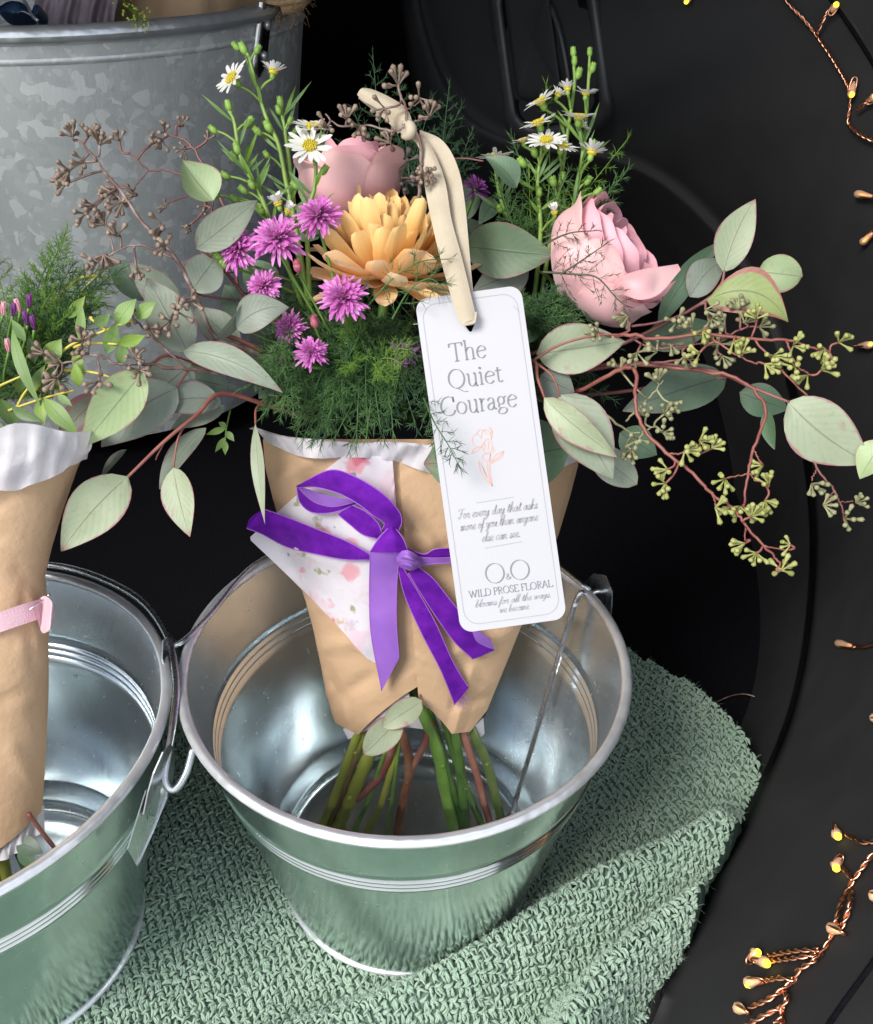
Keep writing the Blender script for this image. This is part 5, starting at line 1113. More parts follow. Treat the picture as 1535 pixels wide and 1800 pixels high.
# --- roses
M_rose = petalmat('rose_petal_pink', (.84, .37, .45), (.88, .48, .55), (.84, .38, .45), .10, .14, .6, .35)
M_rose_o = petalmat('rose_outer_petal', (.80, .40, .44), (.84, .53, .53), (.80, .40, .42), .10, .16, .6, .35)
def rose_petal(mb, c, fr, az, hw_ang, r, h, flare, lift=0., curl=0., seed=0, nu=17, nv=21, bulge=1., lean=0., ruf=1.):
    ax, e1, e2 = fr; r_ = np.random.default_rng(seed); ph = r_.uniform(0, 6); p2 = r_.uniform(0, 6); g = np.zeros((nu, nv, 3)); sk = r_.normal(0, .05)
    for i, u in enumerate(1-(1-np.linspace(0, 1, nu))**1.25):
        for j, v in enumerate(np.linspace(-1, 1, nv)):
            top = 1-.22*abs(v)**2-.34*abs(v)**8+ruf*.8*(.022*math.sin(5*v+ph)+.012*math.sin(11*v+p2))+sk*v; uu_ = u*top
            an = az+hw_ang*v*(1-.25*(1-min(1, uu_*2.2)))+lean*uu_
            rho = r*(.16+.84*math.sin(math.pi/2*min(1, uu_/.55))**.85)*bulge if uu_ < .55 else r*bulge*(1-.16*((uu_-.55)/.45)**2)
            e = max(0, (uu_-.66)/.34)
            rho += r*e**2*(flare+ruf*.05*math.sin(4*v+ph))+.012*r*math.sin(4*v+ph+uu_*3)
            z = h*uu_+lift
            if curl:
                cu = max(0, (uu_-.72)/.28)*(1+.25*math.sin(3*v+p2)); rho += curl*math.sin(cu*2.2)*.7; z -= curl*(1-math.cos(cu*2.2))*.7
            rho -= .05*r*v
            g[i, j] = c+ax*z+(e1*math.cos(an)+e2*math.sin(an))*rho
    mb.grid(g)
def rose(label, c, ax, R, Hh, base_az, seed, outer=()):
    o = thing('rose', label, 'rose', c); fr = frame(ax); r_ = np.random.default_rng(seed); k = 0
    for layer, (n, rr_, hh, fl, cu) in enumerate(((2, .20, .90, .0, 0), (3, .33, .95, .0, 0), (3, .48, .99, .03, .0), (4, .62, 1.0, .06, .001), (4, .77, .98, .09, .002), (5, .90, .94, .12, .003))):
        for j in range(n):
            az = base_az+2*math.pi*j/n+layer*1.1+r_.normal(0, .12); b = MB()
            rose_petal(b, c, fr, az, [1.8, 1.35, 1.25, 1.1, 1.05, .95][layer], R*rr_, Hh*hh*r_.uniform(.94, 1.04), fl+r_.uniform(0, .12), 0, cu*r_.uniform(.5, 1.6), seed*100+k); k += 1
            b.build('petal', M_rose, o)
    for az, hwa, rr_, hh, fl, cu in outer:
        b = MB(); rose_petal(b, c, fr, az, hwa, R*rr_, Hh*hh, fl, 0, cu, seed*100+k); k += 1; b.build('petal', M_rose_o, o)
    b = MB(); b.blob(c-fr[0]*.001, fr[0], .005, .008); b.tube(catmull([c, c-fr[0]*.02, P(720, 740, .545)], 14), .0026, 8); b.build('stem', M_dstem, o)
    for j in range(5):
        b = MB(); petal(b, c-fr[0]*.002, fr[0], j*1.257, 1.3, 1.9, .02, .006, .3, fr=fr, blunt=1.6); b.build('sepal', M_gstem, o)
    return o
axr = nrm(RT*.72+UP*.42-FW*.42); fr_ = frame(axr)
def az_of(fr, d): return math.atan2(d@fr[2], d@fr[1])
cR = P(990, 515, .512)
rr_o = rose('open pink rose on the right side of the bouquet', cR, axr, .0335, .047, 1.0, 7,
     outer=[(az_of(fr_, -FW*.9-UP*.25), .95, 1.03, .78, .06, .0), (az_of(fr_, UP*.75-FW*.6-RT*.3), .75, 1.0, .84, .16, .004), (az_of(fr_, -UP*.9-FW*.2), .9, 1.02, .84, .1, .003), (az_of(fr_, UP*.9+FW*.3), .8, 1.0, .95, .14, .004), (az_of(fr_, -UP*.2-FW), .55, .97, .93, .18, .003)])
A_p = catmull([P(1068, 508, .474), P(1092, 486, .466), P(1130, 473, .463), P(1165, 468, .466), P(1192, 464, .472)], 18); B_p = catmull([P(1078, 520, .476), P(1098, 519, .462), P(1126, 527, .458), P(1160, 516, .460), P(1197, 474, .470)], 18)
gp = np.array([[A_p[i]*(1-v)+B_p[i]*v-FW*.006*math.sin(math.pi*v)*math.sin(math.pi*min(1, i/12)) for v in np.linspace(0, 1, 9)] for i in range(18)]); b = MB(); b.grid(gp); b.build('petal', M_rose_o, rr_o)
A_q = catmull([P(1096, 524, .470), P(1130, 534, .474), P(1165, 522, .476), P(1190, 492, .476)], 14); gp = np.array([[A_q[i]*(1-v)+P(1085, 548, .484)*v*.6+A_q[i]*v*.4 for v in np.linspace(0, 1, 6)] for i in range(14)]); b = MB(); b.grid(gp); b.build('petal', M_rose, rr_o)
axl = nrm(UP*.93-FW*.22+RT*.10); fl_ = frame(axl)
rose('pale pink rose standing behind the orange chrysanthemum', P(612, 412, .535), axl, .0275, .049, .4, 9,
     outer=[(az_of(fl_, -FW-RT*.25), 1.0, 1.03, .86, .10, .002), (az_of(fl_, RT*.9-FW*.6), .7, 1.0, 1.04, .22, .005), (az_of(fl_, -RT*.9-FW*.4), .8, 1.05, .82, .2, .005)])

# --- purple asters
M_pur = petalmat('aster_purple_ray', (.58, .09, .44), (.70, .19, .60), (.78, .38, .74), .3, .3)
M_pur2 = petalmat('aster_pale_ray', (.66, .16, .52), (.78, .35, .70), (.84, .54, .80), .3, .3)
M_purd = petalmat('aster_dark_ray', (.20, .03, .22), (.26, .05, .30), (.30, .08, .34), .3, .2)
M_purc = mat('aster_purple_heart', (.30, .04, .16), (.48, .16, .14), 900, .7)
M_bract = mat('aster_green_bract', (.14, .26, .04), (.22, .38, .07), 120, .55)
def aster_double(label, px, py, d, rpx, nx, ny, mt=M_pur, nr=190):
    c = P(px, py, d); ax = nrm(-FW+RT*nx+UP*ny); R = pxm(rpx, d); o = thing('purple_aster', label, 'aster', P(640, 640, .50), 'purple asters'); fr = frame(ax)
    b = MB(); 
    for k in range(nr):
        t = (k+.5)/nr; az = k*2.39996+rng.normal(0, .15); th = .1+1.5*t**.7+rng.normal(0, .14); L = R*(.62+.5*t)*rng.uniform(.8, 1.12)
        petal(b, c-ax*R*.25+ax*R*.12*(1-t), ax, az, th*.75, th*1.2, L, R*.135*rng.uniform(.8, 1.25), .5, nu=6, nv=3, fr=fr, blunt=.55, m=int(rng.random() < .3), twist=rng.normal(0, .5))
    stuff(b.build('ray_florets', [mt, M_pur2 if mt is M_pur else mt], o))
    b = MB()
    for k in range(22):
        az = k*2.4; q0 = c-ax*R*.05; dd_ = nrm(ax+(fr[1]*math.cos(az)+fr[2]*math.sin(az))*.45*math.sqrt(k/22)); b.tube([q0, q0+dd_*R*.25, q0+dd_*R*.34], [R*.03, R*.045, R*.015], 5)
    b.build('heart', M_purc, o)
    b = MB(); base = c-ax*R*.3; b.blob(base, ax, R*.26, R*.2); b.tube(catmull([base, base-ax*R*.5-UP*R*.4, P(645+(px-600)*.3, 650, .505)], 12), .0009, 6); b.build('stem', M_gstem, o)
    for k in range(12):
        az = k*.52; bb = MB(); 
    return o
aster_double('purple aster touching the left side of the chrysanthemum, uppermost', 560, 377, .468, 43, -.1, .55)
aster_double('largest purple aster, left of the chrysanthemum', 487, 417, .468, 48, -.15, .35)
aster_double('leftmost purple aster beside a pale eucalyptus leaf', 415, 437, .474, 41, -.45, .15)
aster_double('small purple aster below the largest one', 463, 502, .474, 33, -.25, .2)
aster_double('purple aster under the front petals of the chrysanthemum', 604, 522, .460, 45, .0, .25)
aster_double('purple aster turned sideways among the fern at left', 508, 578, .474, 34, -.75, .1)
aster_double('lowest purple aster on the fern skirt', 548, 618, .466, 32, .25, .45)
aster_double('faint purple aster nearly buried in fern at lower left', 500, 634, .48, 18, -.4, .3, nr=40)
aster_double('dark shaded aster at the left edge of the white tag', 712, 622, .485, 34, .2, .5, M_purd, 70)  # this aster and the next have their shade put into the ray colour
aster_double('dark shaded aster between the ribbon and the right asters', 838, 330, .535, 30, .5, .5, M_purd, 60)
def small_bud(mb, c, ax, r, m=0):
    mb.blob(c, ax, r*1.25, r*.85, m=m, n=7, k=6)
def closed_bud(par, c, ax, r, mt=None):
    b = MB(); small_bud(b, c, ax, r); fr = frame(ax)
    for k in range(7):
        petal(b, c-ax*r*1.15, ax, k*.9, .85, -.05, r*2.7, r*.85, .3, nu=5, nv=3, fr=fr, blunt=1.5)
    return b.build('bud', mt or M_bract, par)
pb = thing('aster_bud_spray', 'pinkish aster buds on thin stems between the purple flowers', 'aster', P(640, 640, .5))
b = MB()
for px, py in ((523, 470), (553, 568), (438, 555)): b.tube(catmull([P(px, py+4, .468), P(px+15, py+35, .478), P(610, 640, .50)], 10), .0007, 5)
b.build('stem', M_gstem, pb)
for px, py in ((523, 468), (553, 566), (438, 553)): closed_bud(pb, P(px, py, .467), nrm(UP-FW*.6-RT*.2), .0026, M_purc if px != 438 else M_bract)
# --- white asters
M_wray = petalmat('aster_white_ray', (.76, .76, .70), (.84, .84, .82), (.84, .84, .82), .08, .3)
M_disc = mat('aster_yellow_disc', (.62, .48, .02), (.80, .68, .08), 1500, .7, bump=.6, bscale=2500)
M_asg = mat('aster_stem_green', (.15, .26, .05), (.22, .35, .07), 80, .5)
def white_bloom(par, px, py, d, rpx, nx, ny, nz_=1., openness=1.45, nray=17):
    c = P(px, py, d-.006); ax = nrm(-FW*nz_+RT*nx+UP*ny); R = pxm(rpx*1.25, d); fr = frame(ax); b = MB()
    for k in range(nray):
        az = 2*math.pi*(k+rng.uniform(-.25, .25))/nray; petal(b, c, ax, az, openness+rng.normal(0, .1)-.15, openness+rng.normal(0, .12), R*rng.uniform(.85, 1.08), R*.22, .25, nu=6, nv=3, fr=fr, blunt=.8)
    bl = b.build('bloom', M_wray, par)
    b = MB(); b.blob(c+ax*R*.04, ax, R*.14, R*.30, n=10)
    for k in range(34):
        az = k*2.4; rr_ = R*.30*math.sqrt((k+.5)/34); p = c+ax*R*.10+(fr[1]*math.cos(az)+fr[2]*math.sin(az))*rr_; b.tube([p, p+ax*R*.10, p+ax*R*.15], [R*.035, R*.045, R*.015], 5)
    b.build('disc', M_disc, bl)
    b = MB(); b.blob(c-ax*R*.22, ax, R*.26, R*.2)
    for k in range(9): petal(b, c-ax*R*.4, ax, k*.7, .75, .25, R*.5, R*.14, .3, nu=4, nv=3, fr=fr, blunt=1.4)
    b.build('calyx', M_bract, bl)
    return c-ax*R*.4
def spray(label, root, trunk, blooms, buds, d0, leaves=14):
    o = thing('white_aster_spray', label, 'aster', P(*root)); T = [catmull([P(*p) for p in t], 40) for t in trunk]; allp = np.vstack(T); b = MB()
    for t in T: b.tube(t, np.linspace(.0015, .0008, 40), 6)
    def join(p, r0):
        e = allp-p; dist = np.linalg.norm(e, axis=1); up = (e@UP)
        k = np.argmin(dist+np.where(up > -.004, .05, 0)+np.abs(dist-.018)*.6); j = allp[k]
        b.tube(catmull([j, j*.55+p*.45+UP*.001+(p-j)*.05-RT*0, p], 10), np.linspace(r0*1.3, r0, 10), 5)
        return j
    bd = []
    for bl in blooms:
        kw = bl[-1] if isinstance(bl[-1], dict) else {}; p = white_bloom(o, *[x for x in bl if not isinstance(x, dict)], **kw); join(p, .00065)
    for px, py, d in buds:
        p = P(px, py, d); j = join(p, .0006); ax = nrm(p-j)*.8+UP*.3; closed_bud(o, p, nrm(ax), .0023*rng.uniform(.8, 1.15))
    st = b.build('stem', M_asg, o)
    for k in range(leaves):
        p = T[rng.integers(0, len(T))][rng.integers(8, 32)]; d = nrm(UP*.8+RT*rng.normal(0, .8)-FW*rng.normal(0.2, .4)); b2 = MB(); leaf_mesh(b2, p, p+d*rng.uniform(.010, .024), .0017, curl=.1, shape='lance', nu=7, nv=3); b2.build('leaf', M_wil2, o)
    return o
M_wil2 = leafmat('aster_leaf', (.10, .22, .04), (.15, .29, .06), (.2, .3, .08), 1.3)
spray('tall green aster spray with many buds at upper left of the bouquet', (560, 620, .51),
    [[(560, 640, .51), (520, 400, .495), (503, 320, .492), (490, 255, .490), (467, 203, .488), (451, 150, .488), (438, 100, .488)], [(540, 560, .51), (480, 400, .49), (452, 330, .487), (425, 285, .485), (412, 215, .485), (402, 195, .485)],
     [(550, 600, .51), (540, 400, .485), (553, 330, .48), (555, 285, .48), (548, 265, .479)], [(530, 500, .51), (515, 350, .497), (505, 260, .496), (497, 205, .496), (494, 190, .496)]],
    [(410, 140, .486, 30, -.55, .35, .7), (480, 128, .488, 21, .15, 1., .05, dict(openness=1.0)), (545, 259, .476, 34, .05, .35), (550, 226, .48, 30, .1, .9, .6), (490, 360, .476, 20, -.3, .9, .4, dict(openness=.7)), (506, 372, .474, 16, .4, .7, .7, dict(openness=.5))],
    [(428, 86, .488), (453, 88, .488), (415, 82, .488), (402, 187, .485), (375, 228, .484), (417, 262, .484), (410, 277, .483), (437, 216, .487), (453, 231, .486), (472, 223, .487), (490, 194, .494), (493, 180, .494), (510, 213, .494), (469, 272, .486), (397, 309, .484), (380, 342, .484), (443, 325, .484), (428, 335, .484), (520, 257, .482), (520, 327, .482), (570, 299, .478), (460, 370, .482), (412, 350, .482), (395, 465, .476), (385, 450, .476)], .48, 44)
spray('white aster spray against the black panel at upper right', (960, 560, .52),
    [[(940, 600, .53), (968, 420, .512), (985, 320, .508), (1000, 220, .506), (1010, 150, .506), (1009, 115, .506)], [(950, 600, .53), (1000, 400, .51), (1020, 300, .506), (1030, 220, .505), (1036, 120, .506)],
     [(930, 600, .53), (950, 420, .508), (945, 330, .505), (952, 260, .503)], [(930, 600, .53), (900, 420, .515), (878, 340, .512), (870, 290, .512)]],
    [(998, 158, .504, 17, -.1, 1., .1, dict(openness=.95)), (1030, 166, .504, 19, .1, 1., .25, dict(openness=1.3)), (952, 180, .504, 26, -.55, .8, .45), (980, 168, .506, 16, .5, .9, .2, dict(openness=1.0)), (1018, 208, .502, 27, .05, 1., .4), (948, 218, .502, 27, -.35, .9, .45),
     (960, 250, .498, 30, -.1, .7, .75), (988, 258, .499, 24, .3, .8, .6), (1040, 270, .502, 24, .25, 1., .12, dict(openness=1.15)), (872, 278, .508, 28, -.1, 1., .15), (920, 248, .504, 18, -.3, 1., .3), (975, 375, .50, 15, -.2, .8, .5, dict(openness=.6)), (1022, 220, .506, 16, .6, .7, .1)],
    [(1008, 92, .506), (1010, 108, .506), (1037, 92, .506), (1042, 120, .506), (1017, 130, .506), (918, 286, .502), (1034, 318, .502), (1050, 338, .502), (973, 320, .502), (948, 338, .502), (879, 368, .502), (1042, 256, .504), (940, 268, .502), (990, 310, .504)], .5, 30)

# ------------------------------------------------------------------ cut stems standing in the pail
def cut_stem(label, pts, r, mt, side=None, name='flower_stem'):
    """pts: (px, py, height z) points; the top one lies inside the wrap"""
    o = thing(name, label, 'stem', PZ(*pts[-1])); q = catmull([PZ(*p) for p in pts], 30); rad = r*(1+.06*np.sin(np.arange(30)*1.7))
    b = MB(); b.tube(q, rad, 10); st = b.build('stalk', mt, o)
    b = MB(); k = 14; d = nrm(q[k]-q[k+1]+rng.normal(0, .3, 3)-FW*.2); b.blob(q[k]+d*r*.6, d, r*.9, r*.5); b.build('node', mt, o)
    return o
ZS = lambda py: np.interp(py, [1180, 1230, 1290, 1350, 1450, 1500], [.115, .0987, .083, .056, .014, .005])
def stem_px(label, pts, rpx, mt): return cut_stem(label, [(x, y, ZS(y)) for x, y in pts], pxm(rpx, .56), mt)
stem_px('pale yellow green stem at the far left under the wrap', [(680, 1180), (650, 1250), (630, 1289), (600, 1370), (566, 1462), (558, 1490)], 9, M_gstem2)
stem_px('olive stem with a brown streak second from the left', [(690, 1190), (645, 1281), (612, 1365), (582, 1450), (572, 1490)], 8, mat('streaked_stem', (.20, .22, .04), (.16, .08, .06), 60, .5, stretch=(1, 1, .2)))
stem_px('thick lime green stem third from the left', [(690, 1230), (648, 1330), (618, 1400), (598, 1455), (588, 1490)], 13, M_gstem2)
stem_px('thin bright green stem left of the brown fork', [(715, 1230), (682, 1311), (655, 1385), (628, 1462), (618, 1490)], 4.5, M_gstem)
stem_px('slim green stem beside the brown forked stem', [(712, 1250), (690, 1345), (668, 1420), (648, 1470), (642, 1490)], 6.5, M_gstem2)
stem_px('thinnest green stem just left of the brown fork', [(710, 1260), (699, 1330), (690, 1400), (682, 1465), (680, 1490)], 3.5, M_gstem)
stem_px('brown eucalyptus stem crossing behind to the left', [(712, 1240), (690, 1310), (676, 1350), (655, 1380), (625, 1405)], 8, M_brownstem2 if 'M_brownstem2' in globals() else M_rstem)
fk = cut_stem('brown forked eucalyptus stem in the middle of the pail', [(x, y, ZS(y)) for x, y in [(690, 1220), (704, 1276), (720, 1347), (709, 1410), (700, 1470), (698, 1495)]], pxm(9, .56), mat('bark_brown', (.13, .05, .03), (.22, .11, .06), 80, .55))
b = MB(); b.tube(catmull([PZ(760, 1270, ZS(1270)), PZ(748, 1306, ZS(1306)), PZ(729, 1342, ZS(1342)), PZ(722, 1355, ZS(1355))], 12), pxm(7, .56), 8); b.build('fork', M_rstem, fk)
stem_px('thickest dark green rose stem right of centre', [(722, 1180), (738, 1236), (767, 1311), (785, 1400), (799, 1475), (802, 1495)], 12, M_gstem)
stem_px('straight dark green stem right of the thick rose stem', [(790, 1220), (801, 1289), (812, 1380), (820, 1470), (822, 1492)], 9.5, M_dstem)
stem_px('reddish stem between the dark green ones', [(800, 1220), (816, 1289), (841, 1371), (861, 1455), (866, 1490)], 7, M_rstem)
stem_px('outermost dark stem on the right of the bundle', [(800, 1200), (832, 1287), (857, 1344), (880, 1440), (888, 1480)], 9, mat('dark_olive_stem', (.05, .09, .02), (.10, .13, .04), 60, .45))
stem_px('hidden dark stem behind the right bundle', [(770, 1220), (800, 1330), (840, 1440), (850, 1480)], 8, M_dstem)
stem_px('shadowed green stem behind the thick rose stem', [(750, 1230), (780, 1330), (808, 1430), (815, 1480)], 7, M_dstem)
branch('eucalyptus_leaf', 'loose sage eucalyptus leaves hanging below the paper wrap', 'leaf', [([(745, 1200, .565), (738, 1225, .557), (735, 1235, .555)], .0009, .0007)],
    [(742, 1232, .553, 672, 1278, .546, 46, dict(shape='round', mat=M_euc)), (705, 1262, .552, 640, 1326, .545, 54, dict(shape='round', mat=M_euc))], M_rstem, P(740, 1220, .56))

# ------------------------------------------------------------------ left bouquet
def AD2(py): return .452+(py-780)*.00006
_p2 = [740, 785, 830, 900, 960, 1010, 1110, 1210, 1300, 1440, 1500]; _x2 = [160, 152, 134, 110, 92, 80, 86, 86, 82, 74, 66]
def w2(py): return np.interp(py, _p2, _x2)
C2 = -95
wrap2 = thing('kraft_paper_wrap', 'brown kraft paper cone of the left bouquet cut by the picture edge', 'paper wrap', P(-60, 1480, .5))
def cone2(top, bot, lift, a0, a1, n=36, nv=26, seed=5, grow=0.):
    g = []
    for th in np.linspace(a0, a1, n):
        u, w = math.cos(th), math.sin(th); col = []
        for v in np.linspace(0, 1, nv):
            py = top(u)+(bot(u)-top(u))*v; hw = (w2(py)-C2)+grow; px = C2+hw*u; bb = .6*pxm(hw, AD2(py)); col.append(P(px, py, AD2(py)-bb*w-lift+crinkle(px+500, py, seed)*.55))
        g.append(col)
    return np.array(g)
b = MB(); b.grid(cone2(lambda u: 790, lambda u: np.interp(u, [-1, .3, .75, 1], [1500, 1530, 1470, 1425]), 0, 0, 2*math.pi, 110, 70)); b.build('cone', M_kraft, wrap2)
tis2 = thing('tissue_collar', 'crumpled white tissue collar around the left bouquet', 'tissue paper', P(60, 830, .44))
b = MB(); g = cone2(lambda u: 752+8*math.sin(9*u), lambda u: np.interp(u, [-1, .4, .8, 1], [870, 865, 845, 800])+5*math.sin(14*u), .003, -.4, math.pi+.4, 60, 12, 8, grow=8)
g = g+(np.sin(np.arange(60)*1.9)*.0014)[:, None, None]*FW+(np.sin(np.arange(60)[:, None]*.8+np.arange(12)[None]*.7)*.0014)[..., None]*FW; b.grid(g); b.build('collar', M_tis2, tis2)
b = MB(); gg = np.array([[P(x+6*v*math.sin(x*.2), np.interp(x, [0, 40, 78], [1488, 1470, 1428])+26*v, AD2(1460)-.018+.012*(x/80)**2-.001*math.sin(x*.4)) for v in np.linspace(-.5, 1, 5)] for x in np.linspace(-10, 78, 20)]); b.grid(gg); b.build('lower_edge', M_tis2, tis2)
M_pink = mat('pink_cotton_ribbon', (.62, .40, .46), (.68, .46, .52), 80, .8, bump=.3, bscale=1200)
pr_ = thing('pink_ribbon', 'pale pink ribbon band pinned around the left paper wrap', 'ribbon', P(60, 1080, .42))
def f2(px, py, l): 
    hw = w2(py)-C2; u = min(.995, (px-C2)/hw); return (px, py, AD2(py)-.6*pxm(hw, AD2(py))*math.sqrt(max(0, 1-u*u))-l)
ribbon(pr_, 'band', [f2(-60, 1098, .003), f2(0, 1076, .003), f2(40, 1062, .0035), f2(74, 1052, .005)], [f2(-60, 1136, .003), f2(0, 1112, .003), f2(40, 1098, .0035), f2(70, 1088, .005)], M_pink, M_pink)
ribbon(pr_, 'loop_end', [f2(62, 1062, .006), f2(76, 1048, .008), (90, 1056, .43), (96, 1080, .434)], [f2(66, 1090, .005), f2(74, 1112, .007), (86, 1108, .43), (94, 1092, .434)], M_pink, M_pink, n=16)
b = MB(); b.tube([P(*f2(52, 1072, .007)), P(*f2(84, 1049, .012))], .0004, 6); b.blob(P(*f2(86, 1047, .012)), RT, .0009); b.build('pin', M_wire, pr_)
cut = [('pale green stem under the left wrap nearest the picture edge', [(-20, 1440), (0, 1490), (12, 1545), (18, 1600)], 10, M_gstem2), ('dark green stem under the left wrap', [(10, 1440), (30, 1490), (50, 1540), (60, 1590)], 9, M_dstem), ('thin brown twig sticking out right under the left wrap', [(50, 1430), (78, 1468), (96, 1490)], 4, M_rstem), ('reddish stem beside the pale one in the left pail', [(-10, 1440), (-4, 1500), (2, 1560)], 7, M_rstem)]
for lb, pts, rp2, mt in cut:
    o = thing('flower_stem', lb, 'stem', P(pts[-1][0], pts[-1][1], .5)); b = MB(); b.tube(catmull([P(x, y, .475+(y-1440)*.0002) for x, y in pts], 16), pxm(rp2, .48), 8); b.build('stalk', mt, o)
branch('leaf_pair', 'dark leaf pair under the left paper wrap', 'leaf', [([(20, 1470, .48), (40, 1490, .48)], .001, .0008)], [(30, 1480, .478, 76, 1500, .474, 34, dict(mat=M_euc4)), (36, 1490, .478, 60, 1530, .476, 26, dict(mat=M_euc4))], M_rstem, P(20, 1470, .48))
# yellow stemmed willow-like sprigs
def wil(label, stems, leaves): return branch('willow_sprig', label, 'foliage', [([(x, y, d) for x, y, d in s], .0011, .0006) for s in stems], [(bx, by, d, tx, ty, d-.002, w, dict(shape='lance', mat=M_wil, tilt=random.uniform(-.5, .5), curl=random.uniform(0, .12))) for bx, by, tx, ty, w, d in leaves], M_yelstem, P(-20, 800, .47))
wil('lowest yellow stemmed sprig with narrow green leaves at the left edge', [[(-60, 760, .46), (0, 728, .447), (77, 700, .443), (130, 686, .442)], [(-40, 700, .46), (0, 678, .45), (50, 656, .447)], [(0, 790, .45), (35, 705, .446), (60, 670, .446)]],
    [(77, 700, 140, 766, 30, .441), (70, 702, 78, 748, 22, .442), (20, 716, 75, 742, 20, .441), (0, 700, 28, 762, 34, .446), (40, 755, 95, 760, 22, .444), (30, 690, 42, 660, 20, .447), (100, 693, 128, 715, 14, .441), (0, 742, -10, 790, 26, .446), (60, 760, 20, 775, 18, .446), (55, 690, 80, 640, 18, .447)])
wil('upper yellow stemmed sprig with pale oval leaves over the fern', [[(60, 690, .46), (110, 617, .45), (187, 580, .447), (233, 563, .447)], [(130, 610, .45), (160, 603, .447), (207, 605, .446)], [(187, 580, .447), (160, 560, .446), (163, 558, .446)], [(110, 650, .45), (165, 655, .448), (200, 665, .448)], [(60, 560, .47), (140, 490, .468), (195, 488, .468)], [(130, 540, .468), (150, 505, .467), (180, 478, .467)]],
    [(165, 572, 194, 552, 22, .444), (207, 605, 256, 590, 24, .444), (187, 622, 205, 565, 28, .447), (205, 575, 240, 525, 34, .448), (80, 640, 108, 595, 34, .449), (22, 576, 75, 720, 22, .443), (140, 680, 132, 636, 20, .446), (210, 640, 220, 600, 22, .449), (240, 560, 275, 530, 26, .45), (130, 620, 150, 660, 20, .45), (60, 640, 50, 590, 20, .452), (120, 560, 150, 520, 20, .46), (140, 600, 145, 535, 18, .452), (100, 640, 70, 690, 22, .45), (90, 670, 120, 700, 22, .449), (45, 600, 20, 560, 18, .452)])
pk = thing('pink_bud_spray', 'small pink buds half hidden in fern at the left edge', 'flower', P(20, 700, .47))
b = MB()
for px, py in ((5, 555), (22, 556), (35, 550), (50, 542), (48, 572), (15, 620), (60, 580)):
    c = P(px, py, .452); ax = nrm(UP+RT*rng.normal(.1, .3)-FW*.4); fr = frame(ax)
    b2 = MB()
    for k in range(6): petal(b2, c, ax, k*1.05, .35, .05, .007, .0025, .4, nu=5, nv=3, fr=fr)
    b2.build('bud', M_rose if px % 2 else M_purd, pk); b.tube(catmull([c, P(px-8, py+40, .46), P(10, 690, .47)], 8), .0007, 5)
b.build('stem', M_gstem, pk)
branch('leafy_sprig', 'tiny green sprig dangling below the red eucalyptus stem', 'foliage', [([(405, 720, .49), (398, 752, .485), (396, 775, .485)], .0006, .0004)],
    [(398, 752, .485, 362, 764, .484, 12, dict(shape='lance', mat=M_wil)), (398, 758, .485, 412, 776, .484, 12, dict(shape='lance', mat=M_wil)), (397, 768, .485, 378, 795, .484, 11, dict(shape='lance', mat=M_wil)), (396, 774, .485, 396, 800, .484, 11, dict(shape='lance', mat=M_wil)), (398, 750, .485, 384, 742, .484, 10, dict(shape='lance', mat=M_wil))], M_gstem, P(405, 720, .49))

# ------------------------------------------------------------------ what stands in the tub
def TP(px, py, dz=0.): return PZ(px, py, TZ+dz)
M_navy = mat('navy_satin', (.012, .03, .075), (.02, .05, .11), 40, .35, spec=.5)
nb = thing('navy_ribbon_bow', 'dark navy satin bow at the rim of the tub', 'ribbon', P(45, 20, .80))
for s, pts in ((1, [(55, 25), (40, 5), (15, 2), (-5, 18), (15, 33), (40, 34), (55, 28)]), (-1, [(56, 26), (62, 8), (72, 12), (74, 26), (66, 33), (58, 30)])):
    b = MB(); cn = P(sum(p[0] for p in pts)/len(pts), sum(p[1] for p in pts)/len(pts), .765); q = catmull([P(x, y, .78) for x, y in pts], 26); b.grid(np.array([q+FW*.012, q, cn+(q-cn)*.6-FW*.004, cn+(q-cn)*.25-FW*.002, cn+(q-cn)*.02+FW*.002])); b.build('loop', M_navy, nb)
b = MB(); b.tube(catmull([P(28, -20, .79), P(45, 5, .785), P(58, 28, .775), P(66, 36, .77)], 14), .0014, 6); b.build('string', M_rim, nb)
M_mauve = mat('mauve_tissue', (.36, .28, .32), (.46, .38, .42), 60, .7, bump=.5, bscale=60, transl=.2)
pp = thing('mauve_paper_bundle', 'crumpled mauve tissue wrapped bundle inside the tub', 'paper wrap', P(140, 0, .9))
g = [[P(60+145*t+5*math.sin(v*5), -60+110*v, .86+.02*math.cos(math.pi*(t-.5))*-1+.006*math.sin(t*23+v*2)+.004*math.sin(t*41)) for v in np.linspace(0, 1, 8)] for t in np.linspace(0, 1, 40)]
b = MB(); b.grid(np.array(g)); b.build('paper', M_mauve, pp)
pp = thing('kraft_bundle', 'brown kraft wrapped bundle inside the tub at its right', 'paper wrap', P(350, -20, .95))
g = [[P(195+270*t, -90+130*v, .93-.07*math.sin(math.pi*t)+.002*math.sin(t*30)) for v in np.linspace(0, 1, 6)] for t in np.linspace(0, 1, 26)]
b = MB(); b.grid(np.array(g)); b.build('paper', M_kraft, pp)
gs = thing('green_sprig', 'tiny yellow green flowering sprig hanging over the tub rim', 'foliage', P(225, 0, .80))
b = MB(); q = catmull([P(210, -20, .80), P(222, 8, .78), P(238, 25, .765), P(250, 38, .755)], 16); b.tube(q, .0009, 5); b.build('stem', M_fernb, gs)
M_lime = mat('lime_buds', (.36, .46, .05), (.50, .58, .10), 300, .6)
b = MB()
